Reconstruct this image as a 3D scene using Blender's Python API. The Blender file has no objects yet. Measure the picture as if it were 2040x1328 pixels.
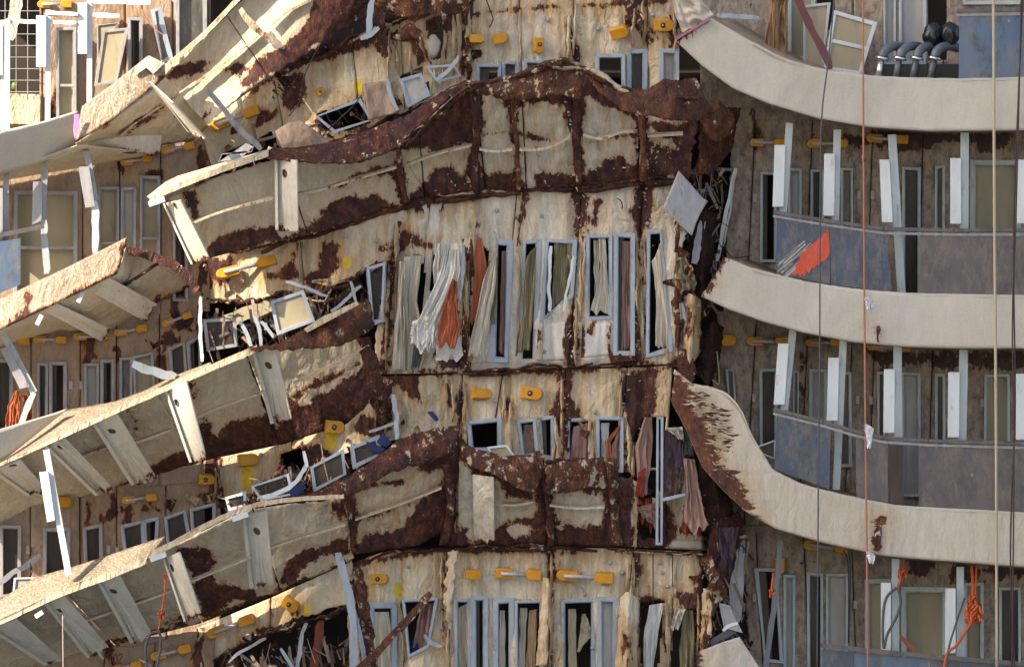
import bpy, math, random
import numpy as np
from mathutils import Vector, Matrix, noise
random.seed(7)
R = math.radians
SC = bpy.context.scene
COL = SC.collection
# ------------------------------------------------------------------ camera, sky, sun, exposure
S, D = 150.0, 90.0          # 150 photo pixels = 1 m on the ship's side; camera 90 m off
def W(px, py, y=0.0):
    k = (D + y) / D
    return Vector(((px - 1020) / S * k, y, (664 - py) / S * k))
cam = bpy.data.cameras.new('camera'); camo = bpy.data.objects.new('camera', cam); COL.objects.link(camo)
camo.location = (0, -D, 0); camo.rotation_euler = (R(90), 0, 0)
cam.sensor_width = 36; cam.lens = 36 * D / 13.6; cam.clip_end = 4000; cam.clip_start = 1
SC.camera = camo
SUN = Vector((-0.66, -0.52, 0.54)).normalized()
elev = math.asin(SUN.z); azim = math.atan2(SUN.x, SUN.y)
world = bpy.data.worlds.new('World'); SC.world = world; world.use_nodes = True
wn = world.node_tree; bg = wn.nodes['Background']; sky = wn.nodes.new('ShaderNodeTexSky')
sky.sky_type = 'NISHITA'; sky.sun_disc = False; sky.sun_elevation = elev; sky.sun_rotation = azim
sky.dust_density = 3.5; sky.air_density = 1.0; sky.ozone_density = 0.6
wn.links.new(sky.outputs[0], bg.inputs[0]); bg.inputs[1].default_value = 0.15
sl = bpy.data.lights.new('sun', 'SUN'); sl.energy = 4.6; sl.angle = R(0.5); sl.color = (1, 0.88, 0.70)
so = bpy.data.objects.new('sun', sl); COL.objects.link(so); so.rotation_euler = SUN.to_track_quat('Z', 'Y').to_euler()
SC.view_settings.view_transform = 'Standard'; SC.view_settings.look = 'None'
SC.view_settings.exposure = 1.16; SC.view_settings.gamma = 1; SC.view_settings.use_curve_mapping = False
SC.cycles.max_bounces = 4; SC.cycles.diffuse_bounces = 2

# ------------------------------------------------------------------ materials
class NT:
    def __init__(s, name):
        s.m = bpy.data.materials.new(name); s.m.use_nodes = True; s.t = s.m.node_tree
        s.b = s.t.nodes['Principled BSDF']; s.tc = s.t.nodes.new('ShaderNodeTexCoord').outputs['Object']
    def n(s, typ, **k):
        x = s.t.nodes.new(typ)
        for a, b in k.items(): setattr(x, a, b)
        return x
    def lk(s, a, b):
        if isinstance(a, (int, float)): b.default_value = a
        elif isinstance(a, tuple): b.default_value = a if len(a) == 4 or b.type == 'VECTOR' else (*a, 1)
        else: s.t.links.new(a, b)
    def noise(s, scale, detail=4, rough=0.55, st=(1, 1, 1), off=0, dist=0):
        mp = s.n('ShaderNodeMapping'); s.lk(s.tc, mp.inputs[0]); mp.inputs['Scale'].default_value = st
        mp.inputs['Location'].default_value = (off, off * 1.7, off * .6)
        x = s.n('ShaderNodeTexNoise'); s.lk(mp.outputs[0], x.inputs['Vector'])
        x.inputs['Scale'].default_value = scale; x.inputs['Detail'].default_value = detail
        x.inputs['Roughness'].default_value = rough; x.inputs['Distortion'].default_value = dist
        return x.outputs['Fac']
    def ma(s, op, a, b=0.0, c=None):
        x = s.n('ShaderNodeMath', operation=op); s.lk(a, x.inputs[0]); s.lk(b, x.inputs[1])
        if c is not None: s.lk(c, x.inputs[2])
        return x.outputs[0]
    def mr(s, v, a, b, c=0.0, d=1.0):
        x = s.n('ShaderNodeMapRange'); s.lk(v, x.inputs[0]); s.lk(a, x.inputs[1]); s.lk(b, x.inputs[2])
        s.lk(c, x.inputs[3]); s.lk(d, x.inputs[4]); return x.outputs[0]
    def mix(s, f, a, b, mode='MIX'):
        x = s.n('ShaderNodeMix', data_type='RGBA', blend_type=mode)
        s.lk(f, x.inputs[0]); s.lk(a, x.inputs[6]); s.lk(b, x.inputs[7]); return x.outputs[2]
    def ramp(s, v, stops):
        x = s.n('ShaderNodeValToRGB'); s.lk(v, x.inputs[0]); e = x.color_ramp.elements
        while len(e) < len(stops): e.new(0.5)
        for i, (p, c) in enumerate(stops): e[i].position = p; e[i].color = (*c, 1)
        return x.outputs[0]
    def attr(s, name):
        x = s.n('ShaderNodeAttribute'); x.attribute_name = name; return x.outputs['Fac']
    def bump(s, h, strength=0.5, dist=0.01):
        x = s.n('ShaderNodeBump'); x.inputs['Strength'].default_value = strength; x.inputs['Distance'].default_value = dist
        s.lk(h, x.inputs['Height']); s.lk(x.outputs[0], s.b.inputs['Normal'])
    def fin(s, col, rough=0.6, metal=0.0, spec=0.3):
        s.lk(col, s.b.inputs['Base Color']); s.lk(rough, s.b.inputs['Roughness']); s.lk(metal, s.b.inputs['Metallic'])
        s.b.inputs['Specular IOR Level'].default_value = spec; return s.m

RUST_DARK = [(0.30, (0.012, 0.007, 0.008)), (0.42, (0.034, 0.014, 0.013)), (0.51, (0.078, 0.026, 0.019)), (0.59, (0.14, 0.050, 0.027)), (0.69, (0.30, 0.12, 0.045))]
RUST_ORNG = [(0.28, (0.016, 0.009, 0.009)), (0.42, (0.055, 0.022, 0.017)), (0.54, (0.13, 0.048, 0.023)), (0.63, (0.24, 0.092, 0.033)), (0.74, (0.42, 0.19, 0.07))]
def painted(name, pa, pb, rust=RUST_DARK, ochre=0.6, grime=0.4, gcol=(0.22, 0.14, 0.09), chips=0.5, amp=1.0, st=(1, 1, 1), rough=0.5, dent=0.5, speck=0, gst=.3, sst=.13):
    t = NT(name); sd = t.attr('rust'); yel = t.attr('yel')
    a = t.ma('MULTIPLY', t.ma('SUBTRACT', t.noise(2.6, 9, 0.66, st), 0.5), 62 * amp)
    b = t.ma('MULTIPLY', t.ma('SUBTRACT', t.noise(9, 6, 0.7, (st[0] * 1.8, st[1] * 1.8, st[2] * 0.55), 5, 0.6), 0.5), 34 * amp)
    v = t.ma('ADD', sd, t.ma('ADD', a, b))
    mask = t.mr(v, -0.8, 0.8, 1, 0)
    ch = t.noise(26, 5, 0.7, (1, 1, 0.4), 11); ch2 = t.noise(1.4, 3, 0.6, (1, 1, 1), 3)
    chm = t.mr(t.ma('ADD', ch, t.ma('MULTIPLY', t.ma('SUBTRACT', ch2, 0.5), 0.45)), 0.80 - 0.12 * chips, 0.815 - 0.12 * chips)
    mask = t.ma('MAXIMUM', mask, chm)
    # flecks of paint left on the rust
    fl = t.mr(t.noise(17, 4, 0.75, (1, 1, 1), 21), 0.725, 0.74)
    mask = t.ma('MULTIPLY', mask, t.ma('SUBTRACT', 1, fl))
    near = t.mr(v, 0, 55, 1, 0)
    base = t.mix(t.mr(t.noise(1.1, 4, 0.6, (1, 1, 0.6), 2), 0.35, 0.65), pa, pb)
    stk = t.noise(7, 7, 0.72, (1.6, 1, sst), 4)
    stk2 = t.noise(19, 5, 0.75, (1.5, 1, sst), 9)
    och = t.ma('MULTIPLY', t.mr(t.ma('ADD', t.ma('MULTIPLY', near, 0.30), stk), 0.52, 0.85), ochre)
    base = t.mix(och, base, (0.40, 0.225, 0.075))
    thin = t.ma('MULTIPLY', t.mr(stk2, 0.60, 0.75), t.ma('ADD', 0.25, t.ma('MULTIPLY', near, 0.6)))
    base = t.mix(t.ma('MULTIPLY', thin, ochre), base, (0.19, 0.075, 0.03))
    gr = t.ma('MULTIPLY', t.mr(t.noise(6.5, 9, 0.78, (1.4, 1, gst), 14), 0.42, 0.66), grime)
    base = t.mix(gr, base, gcol)
    base = t.mix(t.mr(t.noise(40, 3, 0.6), 0.3, 0.7, 0.0, 0.16), base, (0.12, 0.1, 0.08))
    if speck: base = t.mix(t.mr(t.noise(34, 4, .75, (1, 1, 1), 33), .52, .60, 0, speck), base, (0.50, 0.44, 0.35))
    ym = t.mr(t.ma('ADD', yel, t.ma('MULTIPLY', t.ma('SUBTRACT', t.noise(12, 4, .6), 0.5), 14)), -1.5, 1.5, 0.92, 0)
    base = t.mix(t.ma('MULTIPLY', ym, t.attr('yon')), base, (0.62, 0.43, 0.012))
    rc = t.ramp(t.noise(7.5, 12, 0.80, (1.2, 1, 0.6), 7), rust)
    rc = t.mix(t.mr(t.noise(30, 3, .6, (1, 1, .6), 41), .69, .72, 0, .7), rc, (.34, .27, .19))
    rc = t.mix(t.mr(t.noise(2.2, 3, .5, (1, 1, 1), 31), .45, .7, 0, .55), rc, (0.03, 0.02, 0.024))
    edge = t.mr(t.ma('ABSOLUTE', v), 0, 4.5, 0.8, 0)
    base = t.mix(edge, base, (0.30, 0.12, 0.035))
    col = t.mix(mask, base, rc)
    h = t.ma('ADD', t.ma('MULTIPLY', t.ma('SUBTRACT', 1, mask), 0.5), t.ma('MULTIPLY', t.noise(22, 5, .65), t.ma('ADD', .35, t.ma('MULTIPLY', mask, .6))))
    h = t.ma('ADD', h, t.ma('MULTIPLY', t.noise(3.1, 3, .5), 2.2 * dent))
    rg = t.ma('ABSOLUTE', t.ma('SUBTRACT', t.noise(2.4, 3, .55, (1.6, 1, .8), 51, .8), .5)); rg2 = t.ma('ABSOLUTE', t.ma('SUBTRACT', t.noise(5, 3, .55, (1.6, 1, .8), 57, .5), .5))
    h = t.ma('ADD', h, t.ma('MULTIPLY', t.ma('ADD', rg, t.ma('MULTIPLY', rg2, .5)), 16 * dent))
    t.bump(h, 0.8, 0.014)
    return t.fin(col, t.mr(mask, 0, 1, rough, 0.8))
def rusty(name, ramp=RUST_ORNG, flecks=0.0):
    t = NT(name); n1 = t.noise(6, 12, 0.80, (1.1, 1, 0.7), 3)
    c = t.ramp(n1, ramp)
    c = t.mix(t.mr(t.noise(1.7, 4, .6, (1, 1, 1), 8), .42, .65, 0, .65), c, (0.036, 0.018, 0.019))
    c = t.mix(t.mr(t.noise(28, 3, .6, (1, 1, .6), 41), .68, .71, 0, .75), c, (.36, .28, .19))
    f = t.mr(t.noise(8, 7, 0.7, (1, 1, .7), 17), 0.66 - flecks, 0.675 - flecks)
    c = t.mix(f, c, (0.44, 0.36, 0.25))
    rg = t.ma('ABSOLUTE', t.ma('SUBTRACT', t.noise(4, 4, .6, (1.6, 1, .9), 51, .8), .5))
    t.bump(t.ma('ADD', t.noise(12, 8, .7), t.ma('MULTIPLY', rg, 9)), 0.9, 0.02)
    return t.fin(c, 0.72, 0, 0.25)
def plain(name, c1, c2, scale=6, rough=0.5, metal=0, st=(1, 1, .3), bump=0.3, bd=0.004, dirt=None, spec=.35):
    t = NT(name); c = t.mix(t.mr(t.noise(scale, 6, .65, st, 1), .35, .65), c1, c2)
    if dirt: c = t.mix(t.mr(t.noise(scale * 1.6, 7, .72, (1.5, 1, .35), 6), .56, .70, 0, .8), c, dirt)
    t.bump(t.noise(scale * 4, 5, .6), bump, bd)
    return t.fin(c, rough, metal, spec)
CREAM = painted('cream_paint', (0.60, 0.505, 0.355), (0.66, 0.60, 0.48), ochre=0.8, grime=0.30, gst=.25, dent=.62)
WHITE = painted('white_paint', (0.62, 0.57, 0.46), (0.68, 0.66, 0.60), ochre=0.6, grime=0.26, gst=.25, dent=.55)
WCLEAN = painted('clean_white_paint', (0.68, 0.67, 0.63), (0.72, 0.72, 0.70), ochre=0.35, grime=0.15, dent=.15)
GBAND = painted('grey_band_paint', (0.36, 0.35, 0.33), (0.42, 0.41, 0.38), ochre=0.5, grime=0.3, dent=.15)
BRKT = painted('bracket_paint', (0.66, 0.63, 0.54), (0.70, 0.68, 0.61), ochre=0.3, grime=0.12, chips=.1, dent=.12, gst=.8)
DECKP = painted('deck_underside_paint', (0.60, 0.52, 0.38), (0.65, 0.585, 0.46), ochre=0.45, grime=0.22, chips=0.4, dent=.5, gst=.5)
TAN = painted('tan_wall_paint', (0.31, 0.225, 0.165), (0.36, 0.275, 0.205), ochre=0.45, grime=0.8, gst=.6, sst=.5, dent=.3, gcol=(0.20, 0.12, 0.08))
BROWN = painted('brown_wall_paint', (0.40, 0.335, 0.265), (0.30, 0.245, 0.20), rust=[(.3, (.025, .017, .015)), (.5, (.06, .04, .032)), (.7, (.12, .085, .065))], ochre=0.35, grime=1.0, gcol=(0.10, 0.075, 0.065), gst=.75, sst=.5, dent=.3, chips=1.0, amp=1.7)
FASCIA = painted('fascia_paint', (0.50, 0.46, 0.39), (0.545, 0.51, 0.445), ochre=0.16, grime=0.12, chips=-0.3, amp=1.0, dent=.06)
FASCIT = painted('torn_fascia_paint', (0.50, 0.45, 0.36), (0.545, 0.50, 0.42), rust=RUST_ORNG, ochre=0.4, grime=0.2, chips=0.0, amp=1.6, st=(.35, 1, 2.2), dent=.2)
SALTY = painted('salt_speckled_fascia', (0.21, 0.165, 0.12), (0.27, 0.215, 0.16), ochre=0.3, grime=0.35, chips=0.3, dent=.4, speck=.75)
HOLEM = plain('hole_shade_brown', (.16, .125, .085), (.11, .08, .06), 8, .8)  # brown with the shade inside the bracket holes put into the colour
RUST = rusty('rusted_steel', RUST_DARK, 0.055)
RUSTO = rusty('orange_rusted_steel', RUST_ORNG, 0.03)
RUSTP = rusty('rusted_steel_with_paint_left', RUST_ORNG, 0.10)
ALU = plain('blue_grey_aluminium', (0.27, 0.315, 0.385), (0.37, 0.41, 0.47), 7, .45, .15, dirt=(0.16, 0.12, 0.10))
ALUD = plain('dull_aluminium', (0.25, 0.25, 0.27), (0.36, 0.35, 0.36), 7, .5, .1, dirt=(0.17, 0.12, 0.10))
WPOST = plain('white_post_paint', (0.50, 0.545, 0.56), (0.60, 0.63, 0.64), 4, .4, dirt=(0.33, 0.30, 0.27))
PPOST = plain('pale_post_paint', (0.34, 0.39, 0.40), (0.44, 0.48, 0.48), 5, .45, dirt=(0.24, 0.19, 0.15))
PANE = plain('dirty_pane', (0.05, 0.05, 0.05), (0.15, 0.125, 0.105), 4, .25, dirt=(0.26, .22, .18), spec=.5)
PANED = plain('dark_pane', (0.012, 0.012, 0.014), (0.06, 0.042, 0.036), 3, .3, st=(2, 1, .4), spec=.3)
PANET = plain('tan_panel', (0.31, 0.265, 0.175), (0.37, 0.32, 0.215), 3, .5, dirt=(0.24, .19, .13))
PANEG = plain('clouded_pane', (0.30, 0.29, 0.28), (0.42, 0.40, 0.38), 5, .35, dirt=(0.5, .47, .44))
SCRAP = plain('dull_scrap', (.09, .09, .10), (.20, .19, .19), 9, .7, dirt=(.10, .05, .04))
DARK = plain('dark_interior', (0.022, 0.018, 0.017), (0.05, 0.036, 0.03), 1.5, .8)
YEL = plain('yellow_plastic', (0.62, 0.29, 0.014), (0.50, 0.22, 0.014), 9, .5, st=(1, 1, 1), dirt=(0.26, .14, .04))
GREYT = plain('grey_tube', (0.36, 0.34, 0.35), (0.45, 0.42, 0.42), 9, .45, .2)
BEIGE = plain('beige_cloth', (0.42, 0.38, 0.30), (0.52, 0.47, 0.39), 4, .9, dirt=(0.33, .22, .12), bump=.6)
WSHEET = plain('white_sheet', (0.55, 0.53, 0.50), (0.62, 0.60, 0.57), 4, .8, bump=.5)
CWHITE = plain('off_white_cloth', (0.50, 0.48, 0.44), (0.62, 0.60, 0.56), 4, .9, dirt=(0.40, .30, .20), bump=.6)
OLIVE = plain('olive_cloth', (0.13, 0.115, 0.06), (0.20, 0.17, 0.10), 4, .9, dirt=(0.10, .08, .05), bump=.6)
TERRA = plain('terracotta_cloth', (0.30, 0.075, 0.035), (0.38, 0.11, 0.05), 4, .9, dirt=(0.2, .05, .03), bump=.6)
PINK = plain('dusty_pink_cloth', (0.22, 0.125, 0.105), (0.31, 0.20, 0.165), 4, .9, dirt=(0.22, .12, .10), bump=.6)
REDC = plain('red_cloth', (0.20, 0.03, 0.02), (0.32, 0.05, 0.03), 4, .85, bump=.6)
NAVY = plain('navy_fabric', (0.012, 0.022, 0.085), (0.02, 0.035, 0.13), 6, .8)
BLACK = plain('black_rubber', (0.012, 0.012, 0.014), (0.03, 0.03, 0.035), 6, .5)
PIPE = plain('grey_rubber_pipe', (0.075, 0.085, 0.10), (0.12, 0.13, 0.15), 6, .4, spec=.5)
CHROME = plain('chrome', (0.55, 0.56, 0.58), (0.7, 0.7, 0.72), 6, .2, .9)
PINKT = plain('pink_tape', (0.75, 0.20, 0.55), (0.8, 0.3, 0.6), 6, .4)
TEARD = rusty('rust_darkened_for_tear_shade', [(.3, (.010, .007, .007)), (.5, (.028, .013, .011)), (.7, (.07, .028, .018))], -.02)  # darker rust copy, the tear's shade put into its colour
REDPLY = plain('red_brown_board', (0.30, 0.085, 0.05), (0.34, 0.11, 0.065), 3, .6, dirt=(.2, .08, .05))
SEA = plain('sea_water', (0.02, 0.06, 0.08), (0.03, 0.08, 0.10), .2, .12, st=(1, 1, 1), bump=.6, bd=.1, spec=.5)
BLOCKER = plain('shade_blocker_surface', (0.20, 0.17, 0.14), (0.30, 0.26, 0.22), .3, .9, st=(1, 1, 1), bump=1, bd=.3)
def rope_mat(name, c1, c2, sc=26):
    t = NT(name); w = t.n('ShaderNodeTexWave', wave_type='BANDS', bands_direction='DIAGONAL'); t.lk(t.tc, w.inputs[0])
    w.inputs['Scale'].default_value = sc; w.inputs['Distortion'].default_value = 1.5
    t.bump(w.outputs['Fac'], .8, .006); return t.fin(t.mix(w.outputs['Fac'], c1, c2), .8)
RORANGE = rope_mat('orange_rope', (0.40, 0.07, 0.02), (0.62, 0.14, 0.04))
RSALMON = rope_mat('salmon_rope', (0.34, 0.12, 0.075), (0.55, 0.24, 0.15))
RCREAM = rope_mat('cream_rope', (0.36, 0.31, 0.20), (0.56, 0.50, 0.36))
RGREY = rope_mat('grey_rope', (0.06, 0.06, 0.065), (0.13, 0.13, 0.14))
RDARK = rope_mat('dark_rope', (0.045, 0.03, 0.03), (0.09, 0.06, 0.06))
def bluepanel(name, c1, c2, c3):
    t = NT(name); c = t.mix(t.mr(t.noise(1.6, 5, .6, (1.3, 1, .7), 2), .38, .62), c1, c2)
    c = t.mix(t.mr(t.noise(6, 9, .8, (1.3, 1, .5), 6), .46, .60, 0, .95), c, c3)
    c = t.mix(t.mr(t.noise(3.5, 7, .75, (1.2, 1, .6), 16), .50, .62, 0, .7), c, (.045, .045, .055))
    c = t.mix(t.mr(t.noise(15, 5, .6, (1, 1, .35), 12), .70, .74, 0, .6), c, (.42, .42, .42))
    t.bump(t.noise(20, 4, .6), .25, .004); return t.fin(c, .28, 0, .5)
BLUE = bluepanel('blue_grey_panel', (.028, .048, .095), (.05, .075, .12), (.13, .12, .115))
BLUEB = bluepanel('blue_panel', (.065, .105, .19), (.085, .125, .20), (.13, .14, .15))
MAUVE = bluepanel('brown_grey_panel', (.10, .088, .088), (.07, .068, .08), (.14, .115, .10))

# ------------------------------------------------------------------ mesh helpers
def sdpoly(P, poly):
    p = np.asarray(poly, float); q = np.roll(p, -1, 0); d = np.full(len(P), 1e18); ins = np.zeros(len(P), bool)
    for a, b in zip(p, q):
        e = b - a; w = P - a; tt = np.clip((w @ e) / max(e @ e, 1e-9), 0, 1)
        r = w - tt[:, None] * e; d = np.minimum(d, (r ** 2).sum(1))
        c = ((a[1] <= P[:, 1]) != (b[1] <= P[:, 1]))
        if abs(e[1]) > 1e-9: ins ^= c & (P[:, 0] < a[0] + (P[:, 1] - a[1]) / e[1] * e[0])
    d = np.sqrt(d); return np.where(ins, -d, d)
def L(*a):                     # thin polyline rust: (w, (x,y), ...)
    w, pts = a[0], a[1:]; up = [(x - w / 2, y - w / 3) for x, y in pts]; dn = [(x + w / 2, y + w / 3) for x, y in reversed(pts)]
    return up + dn
PAINTM = {m.name for m in (CREAM, WHITE, WCLEAN, GBAND, BRKT, DECKP, TAN, BROWN, FASCIA, FASCIT, SALTY)}
def obj(name, V, F, mat, parent=None, smooth=False, rust=None, paint=(), yel=(), th=0, base=60.0):
    me = bpy.data.meshes.new(name); V = [tuple(v) for v in V]; me.from_pydata(V, [], F); me.materials.append(mat)
    if smooth: me.shade_smooth()
    if mat.name in PAINTM:
        A = np.array(V); k = D / (D + A[:, 1]); P = np.stack([1020 + A[:, 0] * S * k, 664 - A[:, 2] * S * k], 1)
        if isinstance(rust, (int, float)): sd = np.full(len(V), float(rust))
        else:
            sd = np.full(len(V), base)
            for r in (rust or ()): sd = np.minimum(sd, sdpoly(P, r))
            for r in paint: sd = np.maximum(sd, -sdpoly(P, r))
        me.attributes.new('rust', 'FLOAT', 'POINT').data.foreach_set('value', sd.astype(np.float32))
        y = np.full(len(V), 60.0)
        for (cx, cy, rx, ry) in yel: y = np.minimum(y, (np.sqrt(((P[:, 0] - cx) / rx) ** 2 + ((P[:, 1] - cy) / ry) ** 2) - 1) * min(rx, ry))
        me.attributes.new('yel', 'FLOAT', 'POINT').data.foreach_set('value', y.astype(np.float32))
        me.attributes.new('yon', 'FLOAT', 'POINT').data.foreach_set('value', np.full(len(V), 1.0 if yel else 0.0, np.float32))
    o = bpy.data.objects.new(name, me); COL.objects.link(o)
    if th:
        md = o.modifiers.new('thickness', 'SOLIDIFY'); md.thickness = th; md.offset = 0
    if parent is not None:
        o.parent = parent; o.matrix_parent_inverse = wmat(parent).inverted()
    return o
def wmat(o):
    m = Matrix.LocRotScale(o.location, o.rotation_euler, o.scale)
    if o.parent: m = wmat(o.parent) @ o.matrix_parent_inverse @ m
    return m
def tag(o, label, cat, group=None):
    o['label'] = label; o['category'] = cat
    if group: o['group'] = group
    return o
def thing(name, label, cat, at=(1020, 664, 0), group=None):
    o = bpy.data.objects.new(name, None); COL.objects.link(o); o.location = W(*at); o.empty_display_size = .2
    return tag(o, label, cat, group)
def struct(name, V, F, mat, **k):
    o = obj(name, V, F, mat, **k); o['kind'] = 'structure'; return o
def poly_at(pl, t):
    seg = [math.dist(pl[i][:2], pl[i + 1][:2]) for i in range(len(pl) - 1)]; tot = sum(seg) or 1; d = t * tot
    for i, s in enumerate(seg):
        if d <= s or i == len(seg) - 1:
            f = min(1, d / s) if s else 0; return tuple(a + (b - a) * f for a, b in zip(pl[i], pl[i + 1]))
        d -= s
def lerpv(v, t):
    if callable(v): return v(t)
    if isinstance(v, (int, float)): return v
    x = t * (len(v) - 1); i = min(int(x), len(v) - 2); return v[i] + (v[i + 1] - v[i]) * (x - i)
def nz(x, y, z=0.0): return noise.noise(Vector((x, y, z)))
# shape of the wrecked side: how deep the plating lies at each place
CREASE = [(795, 16, .10), (945, 10, -.05), (1005, 9, .04), (1150, 12, .06), (1280, 14, .08), (1092, 8, .03), (560, 9, .03), (690, 10, -.04)]
def wy(px, py):
    """depth of the wall behind photo point px, py"""
    if px < 400: b = .95
    elif px < 800:
        t = (px - 400) / 400; b = .95 - .90 * t * t * (3 - 2 * t)
    else: b = .05
    if px > 1400: b = 1.1
    if px <= 1400:
        for x0, w, a in CREASE:
            xx = (px - x0 - 10 * nz(py / 70, x0)) / w
            if abs(xx) < 3: b += a * math.exp(-xx * xx)
        k = .09 if 640 < px <= 1400 else .045
        b += k * nz(px / 110, py / 190, 3) + k * .35 * nz(px / 33, py / 60, 9)
        if px > 640: b += .028 * (1 - 2 * abs(nz(px / 17, py / 150, 21)))
    return b
def sheet(name, top, bot, mat, yt=None, yb=None, parent=None, holes=(), rust=(), paint=(), yel=(), step=5, crum=0.02, th=.012,
          jag=(0, 0, 0, 0), t0=0, t1=1, off=0, base=60.0, wob=0, struct_=False, sag=0):
    Lx = max(math.dist(top[0][:2], top[-1][:2]), math.dist(bot[0][:2], bot[-1][:2])) * (t1 - t0)
    Ly = max(math.dist(poly_at(top, u), poly_at(bot, u)) for u in (0, .3, .6, 1))
    nu = max(2, int(Lx / step)); nv = max(2, int(Ly / step)); V = []; P = []
    sx = random.random() * 50
    for j in range(nv + 1):
        v = j / nv
        for i in range(nu + 1):
            u = i / nu; t = t0 + (t1 - t0) * u
            a = poly_at(top, t); b = poly_at(bot, t)
            if len(jag) == 4 and any(jag):
                jt, jb, jl, jr = jag
                ja = jt * (nz(a[0] / 9, sx, 1) * 1.2 + nz(a[0] / 30, sx, 2)); jbb = jb * (nz(a[0] / 9, sx, 5) * 1.2 + nz(a[0] / 30, sx, 6))
                a = (a[0], a[1] + ja); b = (b[0], b[1] + jbb)
            x = a[0] + (b[0] - a[0]) * v; y = a[1] + (b[1] - a[1]) * v
            if any(jag): 
                x += jag[2] * (nz(y / 9, sx, 3) * 1.2 + nz(y / 30, sx, 4)) * max(0, 1 - u * nu / 4) + jag[3] * (nz(y / 9, sx, 7) * 1.2 + nz(y / 30, sx, 8)) * max(0, 1 - (1 - u) * nu / 4)
            if wob: y += wob * nz(x / 60, sx, 11); 
            P.append((x, y))
            if yt is None: d = wy(x, y) + off
            else:
                d = lerpv(yt, t) * (1 - v) + lerpv(yb, t) * v + off + sag * math.sin(math.pi * v)
            d += crum * (nz(x / 40, y / 55, sx) + .5 * nz(x / 15, y / 19, sx + 3))
            V.append(W(x, y, d))
    F = []
    HP = np.array([((P[j * (nu + 1) + i][0] + P[(j + 1) * (nu + 1) + i + 1][0]) / 2, (P[j * (nu + 1) + i][1] + P[(j + 1) * (nu + 1) + i + 1][1]) / 2) for j in range(nv) for i in range(nu)])
    keep = np.ones(len(HP), bool)
    for h in holes: keep &= sdpoly(HP, h) > 0
    for j in range(nv):
        for i in range(nu):
            if keep[j * nu + i]:
                a = j * (nu + 1) + i; F.append((a, a + nu + 1, a + nu + 2, a + 1))
    if not F: return None
    if not keep.all():
        used = sorted({i for f in F for i in f}); mp = {o: n for n, o in enumerate(used)}
        V = [V[i] for i in used]; F = [tuple(mp[i] for i in f) for f in F]
    o = obj(name, V, F, mat, parent, True, rust, paint, yel, th, base)
    return o
def prism(name, poly, y0, y1, mat, parent=None, rust=None, jit=0):
    n = len(poly)
    f = lambda y, i: y[i % len(y)] if isinstance(y, (list, tuple)) else y
    V = [W(p[0], p[1], f(y0, i)) for i, p in enumerate(poly)] + [W(p[0], p[1], f(y1, i)) for i, p in enumerate(poly)]
    F = [tuple(range(n)), tuple(range(2 * n - 1, n - 1, -1))] + [(i, i + n, (i + 1) % n + n, (i + 1) % n) for i in range(n)]
    return obj(name, V, F, mat, parent, False, rust if rust is not None else 60)
class MB:
    def __init__(s): s.V = []; s.F = []
    def add(s, V, F): k = len(s.V); s.V += [Vector(v) for v in V]; s.F += [tuple(i + k for i in f) for f in F]; return s
    def quadbox(s, q, y0, y1):         # q: 4 px corners
        V = [W(p[0], p[1], y0) for p in q] + [W(p[0], p[1], y1) for p in q]
        return s.add(V, [(0, 1, 2, 3), (7, 6, 5, 4)] + [(i, i + 4, (i + 1) % 4 + 4, (i + 1) % 4) for i in range(4)])
    def bar(s, p0, p1, w, y0, y1=None, th=.05):
        y1 = y0 if y1 is None else y1; dx, dy = p1[0] - p0[0], p1[1] - p0[1]; l = math.hypot(dx, dy) or 1; nx, ny = -dy / l * w / 2, dx / l * w / 2
        c = [(p0[0] + nx, p0[1] + ny, y0), (p1[0] + nx, p1[1] + ny, y1), (p1[0] - nx, p1[1] - ny, y1), (p0[0] - nx, p0[1] - ny, y0)]
        V = [W(*q) for q in c] + [W(q[0], q[1], q[2] + th) for q in c]
        return s.add(V, [(0, 1, 2, 3), (7, 6, 5, 4)] + [(i, i + 4, (i + 1) % 4 + 4, (i + 1) % 4) for i in range(4)])
    def tube(s, pts, r, n=8, taper=None):
        P = [Vector(p) for p in pts]; rings = []; k0 = len(s.V); ref = Vector((0, -1, 0.01))
        for i, p in enumerate(P):
            d = (P[min(i + 1, len(P) - 1)] - P[max(i - 1, 0)]); d = d.normalized() if d.length else Vector((0, 0, 1))
            a = d.cross(ref); 
            if a.length < .05: a = d.cross(Vector((1, 0, 0)))
            a.normalize(); b = d.cross(a); rr = r * (lerpv(taper, i / (len(P) - 1)) if taper else 1)
            for j in range(n): q = 2 * math.pi * j / n; s.V.append(p + a * math.cos(q) * rr + b * math.sin(q) * rr)
        for i in range(len(P) - 1):
            for j in range(n): s.F.append((k0 + i * n + j, k0 + i * n + (j + 1) % n, k0 + (i + 1) * n + (j + 1) % n, k0 + (i + 1) * n + j))
        s.F.append(tuple(k0 + j for j in range(n))[::-1]); s.F.append(tuple(k0 + (len(P) - 1) * n + j for j in range(n)))
        return s
    def build(s, name, mat, parent=None, smooth=False, rust=60.0, bev=0):
        o = obj(name, s.V, s.F, mat, parent, smooth, rust)
        if bev:
            m = o.modifiers.new('bevel', 'BEVEL'); m.width = bev; m.segments = 2; m.limit_method = 'ANGLE'
        return o
def smoothpts(pts, n=6):
    out = []
    for i in range(len(pts) - 1):
        p = [pts[max(i - 1, 0)], pts[i], pts[i + 1], pts[min(i + 2, len(pts) - 1)]]
        for k in range(n):
            t = k / n; out.append(tuple(.5 * (2 * b + (c - a) * t + (2 * a - 5 * b + 4 * c - d) * t * t + (3 * b - a - 3 * c + d) * t ** 3) for a, b, c, d in zip(*p)))
    return out + [tuple(pts[-1])]
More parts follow.
